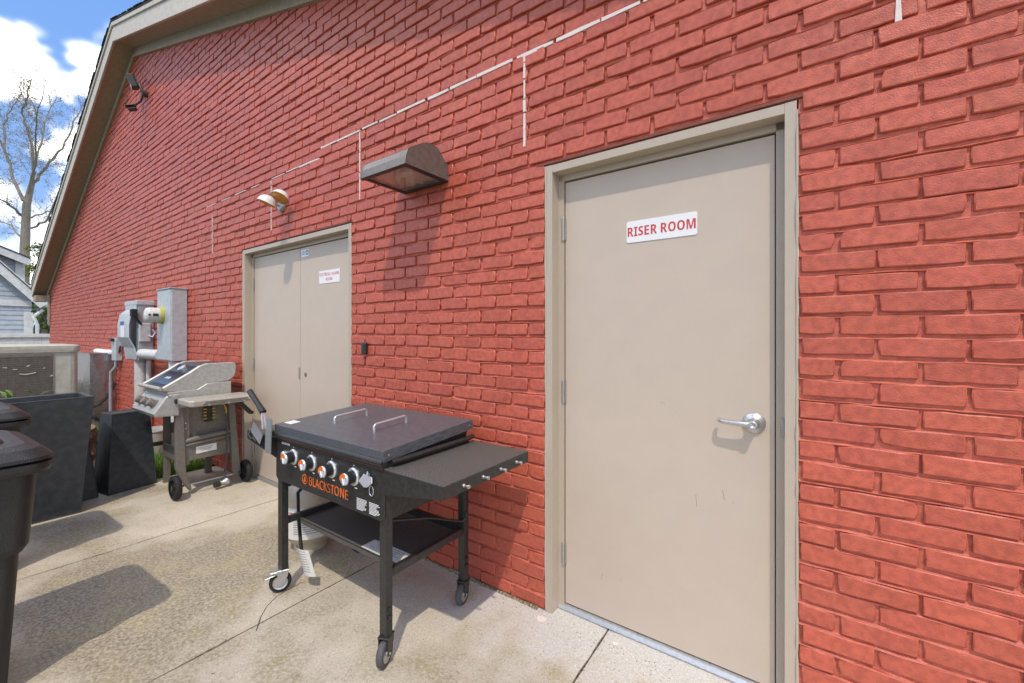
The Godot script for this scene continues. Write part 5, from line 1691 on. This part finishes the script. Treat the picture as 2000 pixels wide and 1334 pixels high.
func ground():
	var g := Geo.new()
	g.quad(Vector3(-260, -0.05, 260), Vector3(260, -0.05, 260), Vector3(260, -0.05, -260), Vector3(-260, -0.05, -260))
	structure("ground", g, "lawn")
	var bed := Geo.new()
	bed.box(Vector3(-9.9, -0.025, 0.85), Vector3(9.5, 0.04, 1.9))
	structure("soil_bed", bed, "soil")
	tex.patio = patio_texture()
	var m := StandardMaterial3D.new()
	m.albedo_texture = tex.patio
	m.roughness = 0.88
	m.detail_enabled = true
	m.detail_uv_layer = BaseMaterial3D.DETAIL_UV_2
	m.detail_blend_mode = BaseMaterial3D.BLEND_MODE_MUL
	m.detail_albedo = tex.grit
	m.detail_normal = tex.pebble
	mats.concrete = m
	# slabs: a grid on the top face gives each slab a slight unevenness; map laid in metres
	var root := Node3D.new()
	root.name = "patio"
	add_child(root)
	root.set_meta("kind", "structure")
	var xs := [-5.08, -3.634, -2.146, -0.758, 0.69, 2.14, 3.2]
	var zs := [-0.145, 2.05, 3.15]
	var nz := noise(61, 1.3, FastNoiseLite.TYPE_SIMPLEX_SMOOTH, 3)
	var ed := noise(63, 9.0, FastNoiseLite.TYPE_SIMPLEX_SMOOTH, 3)
	for i in xs.size() - 1:
		for j in zs.size() - 1:
			var s := Geo.new()
			var gap := 0.0022
			var x0: float = xs[i] + (gap if i > 0 else 0.0); var x1: float = xs[i + 1] - (gap if i < xs.size() - 2 else 0.0)
			var z0: float = zs[j] + (gap if j > 0 else 0.0); var z1: float = zs[j + 1] - gap
			var n := 24
			var P := func(a: int, b: int) -> Vector3:
				var px := lerpf(x0, x1, float(a) / n); var pz := lerpf(z0, z1, float(b) / n)
				var edge := 0.0
				if a == 0 or a == n:
					px += (1.0 if a == 0 else -1.0) * (0.0028 + 0.005 * ed.get_noise_2d(px * 3.0 + 7.0, pz)); edge = 0.003
				if pz < 0.06: return Vector3(px, -edge, pz)
				return Vector3(px, nz.get_noise_2d(px, pz) * 0.002 - 0.0006 - edge, pz)
			for a in n:
				for b in n: s.quad(P.call(a, b + 1), P.call(a + 1, b + 1), P.call(a + 1, b), P.call(a, b))
			for b in n:
				for a in [0, n]:
					var p: Vector3 = P.call(a, b); var q: Vector3 = P.call(a, b + 1)
					s.quad(p, q, Vector3(q.x, -0.045, q.z), Vector3(p.x, -0.045, p.z))
			for a in n:
				var p: Vector3 = P.call(a, n); var q: Vector3 = P.call(a + 1, n)
				s.quad(p, q, Vector3(q.x, -0.045, q.z), Vector3(p.x, -0.045, p.z))
			for v in s.v:
				s.uv.append(Vector2((v.x + 5.2) / 6.9, (v.z + 0.2) / 3.4))
				s.uv2.append(Vector2(v.x, v.z) * 1.35)
			var o := part("slab", s, "concrete", root)
	var fill := Geo.new()
	for x in [-3.634, -2.146, -0.758, 0.69, 2.14]: fill.box(Vector3(x, -0.023, 1.5), Vector3(0.03, 0.03, 3.3))
	part("joint_filler", fill, "joint_dirt", root)
	# hairline crack with dirt, as a thin sunken-looking sliver of soil
	var cr := Geo.new()
	var pts := [pg(500, 1232), pg(509, 1205), pg(522, 1183), pg(540, 1165), pg(566, 1150), pg(590, 1137)]
	for k in pts.size() - 1:
		var a: Vector3 = pts[k]; var b: Vector3 = pts[k + 1]
		cr.bar(Vector3(a.x, -0.0012, a.z), Vector3(b.x, -0.0012, b.z), 0.0028, 0.004, 0.0)
	part("crack", cr, "joint_dirt", root)

func wall_base():
	var r := RandomNumberGenerator.new()
	r.seed = 91
	var b: Node3D = get_node("brick_building")
	for run in [[-2.66, -1.07], [-0.015, 2.45]]:
		var pts := []; var rad := []
		var x: float = run[0]
		while x < run[1]:
			pts.append(Vector3(x, 0.0 + r.randf_range(-0.002, 0.004), 0.002 + r.randf_range(-0.004, 0.005))); rad.append(r.randf_range(0.005, 0.013))
			x += r.randf_range(0.03, 0.09)
		var g := Geo.new()
		g.tube(pts, rad, 6)
		part("base_mortar", g, "old_mortar", b)
	var bit := Geo.new()
	bit.use_col = true
	bit.box(Vector3.ZERO, Vector3(1, 0.5, 0.7), 0.18)
	var mm := MultiMesh.new()
	mm.transform_format = MultiMesh.TRANSFORM_3D
	mm.use_colors = true
	mm.mesh = bit.mesh(mats.grit_bit)
	var xf := []; var cl := []
	for k in 900:
		var x := r.randf_range(-4.9, 0.6)
		var near := r.randf() < 0.55
		var z := 0.012 + absf(r.randfn(0, 0.05)) if near else r.randf_range(0.02, 1.7)
		if not near and r.randf() < 0.5:
			x = [-3.634, -2.146, -0.758][r.randi() % 3] + r.randfn(0, 0.02)
		var e := r.randf_range(0.0015, 0.0045) * (1.6 if r.randf() < 0.06 else 1.0)
		xf.append(Transform3D(Basis(Vector3.UP, r.randf() * TAU).scaled_local(Vector3(e, e, e)), Vector3(x, e * 0.2, z)))
		var t := r.randf_range(0.35, 1.6)
		cl.append(Color(t, t * 0.92, t * 0.8))
	mm.instance_count = xf.size()
	for k in xf.size():
		mm.set_instance_transform(k, xf[k]); mm.set_instance_color(k, cl[k])
	var o := MultiMeshInstance3D.new()
	o.name = "grit"
	o.multimesh = mm
	add_child(o)
	o.set_meta("kind", "stuff"); o.set_meta("label", "loose grit and crumbs on the concrete along the wall and joints"); o.set_meta("category", "grit")

func grass():
	var blade := Geo.new()
	blade.use_col = true
	var seg := 3
	for k in seg:
		var t0 := float(k) / seg; var t1 := float(k + 1) / seg
		var P := func(t: float, s: float) -> Vector3: return Vector3(s * 0.5 * (1.0 - t * 0.95), t, 0.35 * t * t)
		blade.quad(P.call(t0, -1.0), P.call(t0, 1.0), P.call(t1, 1.0), P.call(t1, -1.0))
	var mm := MultiMesh.new()
	mm.transform_format = MultiMesh.TRANSFORM_3D
	mm.use_colors = true
	mm.mesh = blade.mesh(mats.grass_blade)
	var r := RandomNumberGenerator.new()
	r.seed = 15
	var xf := []; var cl := []
	for k in 5200:
		var x := r.randf_range(-8.2, -5.09); var z := r.randf_range(0.02, 0.62)
		if x < -6.4 and z > 0.5: continue
		var h := r.randf_range(0.05, 0.17)
		var b := Basis(Vector3.UP, r.randf() * TAU) * Basis(Vector3.RIGHT, r.randf_range(-0.3, 0.4))
		xf.append(Transform3D(b.scaled_local(Vector3(0.008, h, h)), Vector3(x, -0.01, z)))
		var t := r.randf_range(0.7, 1.3)
		cl.append(Color(t * r.randf_range(0.8, 1.2), t, t * 0.8))
	for k in 260:             # tufts pushing up along the slab edge
		var z := r.randf_range(0.02, 0.5)
		var h := r.randf_range(0.03, 0.09)
		xf.append(Transform3D((Basis(Vector3.UP, r.randf() * TAU) * Basis(Vector3.RIGHT, r.randf_range(-0.5, 0.5))).scaled_local(Vector3(0.006, h, h)), Vector3(-5.09 - r.randf() * 0.03, -0.01, z)))
		cl.append(Color(1, 1, 0.8))
	mm.instance_count = xf.size()
	for k in xf.size():
		mm.set_instance_transform(k, xf[k]); mm.set_instance_color(k, cl[k])
	var o := MultiMeshInstance3D.new()
	o.name = "grass"
	o.multimesh = mm
	add_child(o)
	o.set_meta("kind", "stuff"); o.set_meta("label", "bright green grass strip at the foot of the brick wall"); o.set_meta("category", "grass")

# ------------------------------------------------------------------ trees and plants
func bare_tree():
	var depth := 34.0
	var base := pdepth(46, 640, depth)
	base.y = -0.05
	var t := thing("bare_tree", "tall bare tree with early buds behind the neighbouring house", "tree", base)
	var r := RandomNumberGenerator.new()
	r.seed = 19
	var trunk := Geo.new()
	var fork := pdepth(64, 352, depth)
	trunk.tube([base, pdepth(46, 560, depth), pdepth(48, 500, depth), pdepth(52, 400, depth), fork], [0.42, 0.34, 0.30, 0.24, 0.16], 12)
	part("trunk", trunk, "bark_pale", t)
	var limbs := Geo.new(); var twigs := Geo.new(); var buds := Geo.new()
	var px := func(l: Array, dz: float) -> Array:
		var o := []
		for k in l.size(): o.append(pdepth(l[k][0], l[k][1], depth + dz * k / l.size()))
		return o
	var mains := [
		[px.call([[64, 356], [66, 323], [56, 262], [43, 222], [54, 188], [61, 158]], -2.0), 0.17],
		[px.call([[65, 358], [90, 327], [122, 290], [143, 239], [160, 206]], 3.0), 0.16],
		[px.call([[46, 392], [26, 348], [11, 294], [6, 243], [25, 208], [43, 182]], 2.0), 0.17],
		[px.call([[44, 422], [17, 399], [-8, 384], [-30, 330]], -3.0), 0.15],
		[px.call([[62, 447], [92, 428], [116, 372], [150, 330]], -2.5), 0.12],
		[px.call([[50, 470], [20, 440], [-12, 425]], 3.5), 0.12],
		[px.call([[66, 330], [80, 280], [88, 230], [110, 190]], 4.0), 0.11],
		[px.call([[12, 300], [-15, 250], [-25, 180]], -2.0), 0.11],
		[px.call([[60, 425], [100, 410], [140, 395]], 3.0), 0.09],
		[px.call([[54, 390], [72, 300], [70, 240], [85, 180]], -4.0), 0.11]]
	var queue := []
	for m in mains:
		var pts: Array = m[0]
		var fine := []; var rad := []
		for k in pts.size() - 1:
			for s in 4:
				fine.append(pts[k].lerp(pts[k + 1], s / 4.0) + Vector3(r.randf_range(-0.08, 0.08), r.randf_range(-0.08, 0.08), r.randf_range(-0.08, 0.08)))
		fine.append(pts[pts.size() - 1])
		for k in fine.size(): rad.append(lerpf(m[1] * 0.7, 0.024, float(k) / (fine.size() - 1)))
		limbs.tube(fine, rad, 8)
		for k in range(2, fine.size()):
			for q in 3:
				var d: Vector3 = (fine[k] - fine[k - 1]).normalized()
				queue.append([fine[k], (d + Vector3(r.randfn(0, 0.8), r.randfn(0.1, 0.7), r.randfn(0, 0.8))).normalized(), r.randf_range(0.7, 1.6), 0.013, 2])
	while queue.size() > 0:
		var b = queue.pop_back()
		var p: Vector3 = b[0]; var d: Vector3 = b[1]
		var pts := [p]; var rad := [b[3]]
		var n := 5
		for k in n:
			d = (d + Vector3(r.randfn(0, 0.22), r.randfn(0.07, 0.18), r.randfn(0, 0.22))).normalized()
			p += d * b[2] / n
			pts.append(p); rad.append(lerpf(b[3], b[3] * 0.35, float(k + 1) / n))
			if b[4] > 0 and r.randf() < 0.82:
				queue.append([p, (d + Vector3(r.randfn(0, 0.75), r.randfn(0.05, 0.6), r.randfn(0, 0.75))).normalized(), b[2] * r.randf_range(0.4, 0.65), b[3] * 0.55, b[4] - 1])
		twigs.tube(pts, rad, 4, false)
		if b[4] == 0:
			for k in range(2, n + 1):
				if r.randf() < 0.18:
					var c: Vector3 = pts[k]
					var e := 0.04
					var u := Vector3(r.randfn(0, 1), r.randfn(0, 1), r.randfn(0, 1)).normalized() * e
					var w := u.cross(Vector3(r.randfn(0, 1), r.randfn(0, 1), r.randfn(0, 1))).normalized() * e
					buds.quad(c - u, c - w, c + u, c + w)
	part("limbs", limbs, "bark_pale", t)
	part("crown", twigs, "bark_pale", t)
	part("buds", buds, "bud", t).set_meta("kind", "stuff")

func leafy_tree(label: String, top: Vector3, radius: float, seed_: int, leaf: String, count: int):
	var base := Vector3(top.x, -0.05, top.z)
	var t := thing("leafy_tree", label, "tree", base, "trees beyond the neighbouring house")
	var r := RandomNumberGenerator.new()
	r.seed = seed_
	var tr := Geo.new()
	tr.tube([base, base.lerp(top, 0.4) + Vector3(0.15, 0, 0), base.lerp(top, 0.9)], [0.22, 0.15, 0.04], 8)
	for k in 9:
		var a := base.lerp(top, 0.3 + 0.06 * k)
		var d := Vector3(r.randfn(0, 1), r.randf_range(0.2, 0.8), r.randfn(0, 1)).normalized()
		tr.tube([a, a + d * radius * 0.5, a + d * radius * 0.9 + Vector3(0, 0.2, 0)], [0.06, 0.04, 0.015], 5)
	part("trunk", tr, "bark", t)
	var g := Geo.new()
	g.use_col = true
	var clumps := []
	for k in 34:
		var y := r.randf_range(0.28, 1.0)
		var rr := radius * (1.0 - 0.55 * absf(y - 0.6) / 0.4) * sqrt(r.randf())
		var a := r.randf() * TAU
		clumps.append([base.lerp(top, y) + Vector3(cos(a) * rr, 0, sin(a) * rr), r.randf_range(0.25, 0.6) * radius * 0.5])
	for k in count:
		var c = clumps[r.randi() % clumps.size()]
		var p: Vector3 = c[0] + Vector3(r.randfn(0, 1), r.randfn(0, 0.75), r.randfn(0, 1)).normalized() * c[1] * pow(r.randf(), 0.5)
		var s := r.randf_range(0.05, 0.10)
		var u := Vector3(r.randfn(0, 1), r.randfn(0, 1), r.randfn(0, 1)).normalized()
		var w := u.cross(Vector3(r.randfn(0, 1), r.randfn(0, 1), r.randfn(0, 1))).normalized()
		var q := r.randf_range(0.7, 1.3)
		g.tint = Color(q, q, q)
		g.quad(p - u * s, p - w * s * 0.5, p + u * s, p + w * s * 0.5)
	part("crown", g, leaf, t)

func leafy_sprig(c: Vector3):
	var t := thing("leafy_plant", "narrow-leaved green plant poking up between the planter and the condenser", "plant", Vector3(c.x, 0, c.z))
	var r := RandomNumberGenerator.new()
	r.seed = 33
	for s in 5:
		var top := c + Vector3(r.randf_range(-0.08, 0.08), r.randf_range(-0.06, 0.06), r.randf_range(-0.16, 0.16))
		var foot := Vector3(c.x + r.randf_range(-0.03, 0.03), -0.01, c.z + r.randf_range(-0.05, 0.05))
		var g := Geo.new()
		g.tube([foot, foot.lerp(top, 0.5) + Vector3(0.01, 0, 0.01), top], [0.006, 0.005, 0.003], 6)
		part("stem", g, "leaf", t)
		for k in 11:
			var l := Geo.new()
			l.use_col = true
			var q := r.randf_range(0.8, 1.4)
			l.tint = Color(q * 1.1, q, q * 0.8)
			var p := foot.lerp(top, 0.55 + 0.045 * k)
			var a := k * 2.4 + s
			var d := Vector3(cos(a), 0.55 if k > 6 else 0.25, sin(a)).normalized()
			var sd := d.cross(Vector3.UP).normalized() * 0.014
			var len := r.randf_range(0.09, 0.16)
			var m := p + d * len * 0.5 + Vector3(0, 0.02, 0); var e := p + d * len
			l.tri(p, m + sd, m); l.tri(p, m, m - sd); l.tri(m, m + sd, e); l.tri(m, e, m - sd)
			part("leaf", l, "leaf", t)

# ------------------------------------------------------------------ the neighbour
func neighbour():
	var X := -23.0                       # the face turned to us
	var S := func(u, v) -> Vector3: return pside(u, v, X)
	var t := thing("neighbour_house", "pale blue clapboard house with white trim beyond the brick building", "house", Vector3(X - 3, 0, S.call(0, 640).z))
	var c1: Vector3 = S.call(62, 600)     # right corner of the lower gable
	var zc := c1.z
	var eave: Vector3 = S.call(85, 600)
	var up: Vector3 = S.call(0, 527)
	var slope := (up.y - eave.y) / (up.z - eave.z)
	var half := 4.2
	var zr := zc + half                   # ridge
	var yr := eave.y + slope * (zr - eave.z)
	var band_lo: Vector3 = S.call(30, 598); var band_hi: Vector3 = S.call(30, 587)
	var wall := Geo.new()
	wall.prism([Vector2(-zc, 0.0), Vector2(-zc, c1.y), Vector2(-zr, yr - 0.1), Vector2(-(zr + half), c1.y), Vector2(-(zr + half), 0.0)], Vector3(X - 6.0, 0, 0), Vector3.FORWARD, Vector3.UP, -5.95)
	wall.box(Vector3(X - 3.0, c1.y * 0.5, zr), Vector3(5.9, c1.y, half * 2.0 - 0.02))
	var wl := part("wall", wall, "siding", t)
	var course := 0.17
	var y := 0.0
	var mk := 0
	while y < yr - 0.25:
		var z_hi := zc + 0.02
		var z_lo := zr + half
		if y + course > c1.y:
			z_hi = maxf(zc, eave.z + (y + course - eave.y) / slope)
			z_lo = 2.0 * zr - z_hi
		if z_lo - z_hi > 0.3:
			var g := Geo.new()
			g.box(Vector3(X + 0.0, y + course * 0.5, (z_hi + z_lo) * 0.5), Vector3(0.016, course * 1.04, z_lo - z_hi), 0.0, Basis(Vector3.BACK, 0.10))
			part("clapboard", g, "siding", wl)
		y += course
	var tr := Geo.new()
	tr.box(Vector3(X + 0.02, (band_lo.y + band_hi.y) * 0.5, zr), Vector3(0.06, band_hi.y - band_lo.y, half * 2.0), 0.004)
	part("band_board", tr, "white_wood", t)
	var cb := Geo.new()
	cb.box(Vector3(X + 0.02, c1.y * 0.5 - 0.1, zc + 0.08), Vector3(0.07, c1.y - 0.2, 0.22), 0.004)
	part("corner_board", cb, "white_wood", t)
	for s in [1.0, -1.0]:
		var a := Vector3(X + 0.25, eave.y, eave.z if s > 0 else 2.0 * zr - eave.z); var b := Vector3(X + 0.25, yr, zr)
		var f := Geo.new()
		f.bar(a + Vector3(0, 0.05, 0), b + Vector3(0, 0.05, 0), 0.05, 0.30, 0.004)
		part("rake_board", f, "white_wood", t)
		var rf := Geo.new()
		var nrm := Vector3(0, 1, 0)
		rf.quad(a + Vector3(0.05, 0.24, 0), b + Vector3(0.05, 0.24, 0), b + Vector3(-7, 0.24, 0), a + Vector3(-7, 0.24, 0))
		rf.quad(a + Vector3(0.05, 0.20, 0), a + Vector3(-7, 0.20, 0), b + Vector3(-7, 0.20, 0), b + Vector3(0.05, 0.20, 0))
		rf.quad(a + Vector3(0.05, 0.20, 0), b + Vector3(0.05, 0.20, 0), b + Vector3(0.05, 0.24, 0), a + Vector3(0.05, 0.24, 0))
		part("roof", rf, "roofing", t)
	var ds := Geo.new()
	ds.tube([eave + Vector3(0.1, -0.10, 0.02), eave + Vector3(0.1, -0.35, 0.25), Vector3(X + 0.1, eave.y - 0.65, zc - 0.12), Vector3(X + 0.1, 0, zc - 0.12)], 0.05, 8)
	ds.box(eave + Vector3(-3.0, 0.05, -0.06), Vector3(6.5, 0.12, 0.13), 0.02)
	part("gutter", ds, "white_wood", t)
	# taller wing behind
	var X2 := -26.5
	var q: Vector3 = pside(46, 512, X2)
	var pe: Vector3 = pside(60, 513, X2 + 0.3); var pu: Vector3 = pside(0, 489, X2 + 0.3)
	var w2 := Geo.new()
	w2.box(Vector3(X2 - 2.0, q.y * 0.5, q.z + 4.0), Vector3(4.0, q.y + 0.1, 8.0))
	var wg := part("upper_wall", w2, "siding", t)
	var ytop := q.y
	var yy := 3.0
	while yy < ytop + 1.6:
		var zh: float = q.z + 0.02
		if yy + 0.17 > q.y: zh = pe.z + (yy + 0.17 - pe.y) / ((pu.y - pe.y) / (pu.z - pe.z))
		zh = maxf(zh, q.z + 0.02)
		var g := Geo.new()
		g.box(Vector3(X2 + 0.02, yy + 0.085, (zh + q.z + 8.0) * 0.5), Vector3(0.03, 0.177, q.z + 8.0 - zh), 0.0, Basis(Vector3.BACK, 0.10))
		part("clapboard", g, "siding", wg)
		yy += 0.17
	var c2 := Geo.new()
	c2.box(Vector3(X2 + 0.05, ytop * 0.5, q.z + 0.1), Vector3(0.06, ytop, 0.26), 0.004)
	part("corner_board", c2, "white_wood", t)
	var f2 := Geo.new()
	var far := pe + (pu - pe) * 2.2
	f2.bar(pe, far, 0.05, 0.28, 0.004)
	part("rake_board", f2, "white_wood", t)
	var r2 := Geo.new()
	r2.quad(pe + Vector3(0.05, 0.20, 0), far + Vector3(0.05, 0.20, 0), far + Vector3(-5, 0.20, 0), pe + Vector3(-5, 0.20, 0))
	r2.quad(pe + Vector3(0.05, 0.16, 0), pe + Vector3(-5, 0.16, 0), far + Vector3(-5, 0.16, 0), far + Vector3(0.05, 0.16, 0))
	r2.quad(pe + Vector3(0.05, 0.16, 0), far + Vector3(0.05, 0.16, 0), far + Vector3(0.05, 0.20, 0), pe + Vector3(0.05, 0.20, 0))
	part("roof", r2, "roofing", t)
	# white board fence between the lots
	var fx := -17.5
	var ft: Vector3 = pside(40, 652, fx)
	var fe := thing("white_fence", "low white board fence between the condenser and the blue house", "fence", Vector3(fx, 0, 4))
	var z := -1.2
	var kk := 0
	while z < 8.0:
		var g := Geo.new()
		g.box(Vector3(fx, (ft.y - 0.10) * 0.5 - 0.02, z + 0.07), Vector3(0.022, ft.y - 0.10 + 0.04, 0.136), 0.002)
		part("board", g, "white_wood", fe)
		z += 0.142
	var rl := Geo.new()
	rl.box(Vector3(fx, ft.y - 0.05, 3.4), Vector3(0.10, 0.10, 9.4), 0.004)
	part("top_rail", rl, "white_wood", fe)

func litter():
	var s := [[1057, 1210, 0.050, "irregular pink-white paint chip on the concrete by the brick corner"], [1202, 1258, 0.026, "tiny white paint chip on the concrete below the door sill"]]
	var r := RandomNumberGenerator.new()
	r.seed = 2
	for k in s:
		var c := pg(k[0], k[1])
		var t := thing("paint_chip", k[3], "paint chip", c)
		var g := Geo.new()
		var poly := []
		for a in 7: poly.append(Vector2(cos(TAU * a / 7.0), sin(TAU * a / 7.0)) * k[2] * 0.5 * r.randf_range(0.7, 1.25))
		g.prism(poly, c + Vector3(0, 0.0012, 0), Vector3.RIGHT, Vector3.FORWARD, 0.002)
		part("flake", g, "caulk", t)
	var b := pw(312, 860, 0.14)
	var c := Vector3(b.x, 0, 0.16)
	c = pg(318, 888, 0.0)
	c = Vector3(-6.0, 0, 0.27)
	var t := thing("bucket", "pale grey bucket with a dark band on the grass behind the gas grill", "bucket", c)
	var g := Geo.new()
	g.lathe([Vector2(0, 0.005), Vector2(0.135, 0.005), Vector2(0.155, 0.30), Vector2(0.162, 0.30), Vector2(0.162, 0.315), Vector2(0.148, 0.315), Vector2(0.130, 0.02), Vector2(0, 0.02)], c, Vector3.UP, 28)
	part("pail", g, "bucket", t)
	var d := Geo.new()
	d.lathe([Vector2(0.1465, 0.15), Vector2(0.1515, 0.195)], c, Vector3.UP, 28)
	part("band", d, "black_steel", t)
	var st := thing("stone", "brown lump of stone between the dark planters", "stone", Vector3(-5.55, 0, 0.98))
	var q := Geo.new()
	var cc := Vector3(-5.55, 0, 0.98)
	for k in 3:
		q.lathe([Vector2(0.02, 0), Vector2(0.16 - 0.03 * k, 0.05), Vector2(0.17 - 0.03 * k, 0.12), Vector2(0.10, 0.20), Vector2(0, 0.22)], cc + Vector3(0.02 * k, 0.17 * k - 0.02, -0.03 * k), Vector3(0.1 * k, 1, 0.05).normalized(), 9)
	part("lump", q, "stone", st)

# ------------------------------------------------------------------ build
func _ready():
	rng.seed = 1
	var cam := Camera3D.new()
	cam.name = "camera"
	add_child(cam)
	cam.position = EYE
	cam.rotation = Vector3(0, YAW, 0)
	cam.keep_aspect = Camera3D.KEEP_HEIGHT
	var near := 0.05
	cam.set_frustum(2.0 * near * 667.0 / FPX, Vector2(0, -PITCH_PX / FPX * near), near, 600.0)
	cam.current = true
	var env := Environment.new()
	env.background_mode = Environment.BG_SKY
	env.sky = make_sky()
	env.background_energy_multiplier = 2.0
	env.ambient_light_source = Environment.AMBIENT_SOURCE_SKY
	env.tonemap_mode = Environment.TONE_MAPPER_LINEAR
	env.tonemap_exposure = 1.26
	env.sdfgi_enabled = true
	env.ssao_enabled = true
	env.ssil_enabled = true
	var we := WorldEnvironment.new()
	we.name = "environment"
	we.environment = env
	add_child(we)
	var sun := DirectionalLight3D.new()
	sun.name = "sun"
	add_child(sun)
	sun.look_at_from_position(Vector3.ZERO, Vector3(-0.69, -1.93, -1.0), Vector3.UP)
	sun.light_energy = 0.66
	sun.light_color = Color(1.0, 0.95, 0.88)
	sun.light_angular_distance = 0.9
	sun.shadow_enabled = true

	make_materials()
	ground()
	var b := thing("brick_building", "red painted brick gable building with taupe steel doors", "building", Vector3(-6.5, 0, 0))
	build_wall(b)
	build_doors(b)
	build_roof(b)
	neighbour()
	bare_tree()
	leafy_tree("yellow-green leafy tree showing beside the eave of the brick building", pdepth(84, 478, 29.0), 1.9, 51, "leaf_yellow", 4200)
	leafy_tree("green bushy tree low behind the downspout of the blue house", pdepth(86, 590, 25.0), 1.3, 52, "leaf", 3200)
	wall_pack()
	twin_lamp()
	keypad()
	flood_light()
	small_signs()
	electric_boxes()
	duct()
	condenser()
	griddle()
	gas_grill()
	planter("large charcoal planter, wide at the rim, beside the trash bins", Vector3(-4.74, 0, 1.30), 0.0, Vector2(0.28, 0.46), Vector2(0.41, 0.59), 0.90, true)
	planter("charcoal planter turned upside down next to the gas grill", Vector3(-5.035, 0, 0.715), 0.18, Vector2(0.27, 0.35), Vector2(0.20, 0.27), 0.685, false)
	planter("charcoal planter turned upside down, mostly hidden behind the large planter", Vector3(-5.02, 0, 1.08), 0.1, Vector2(0.27, 0.30), Vector2(0.17, 0.18), 0.60, false)
	bin_of("black wheeled trash bin in front of the planters, nearest the griddle", Vector3(-2.69, 0, 1.84), 0.05)
	bin_of("black wheeled trash bin partly hidden behind the nearer bin", Vector3(-3.92, 0, 1.77), 0.04)
	leafy_sprig(pside(16, 770, -5.4))
	grass()
	wall_base()
	litter()
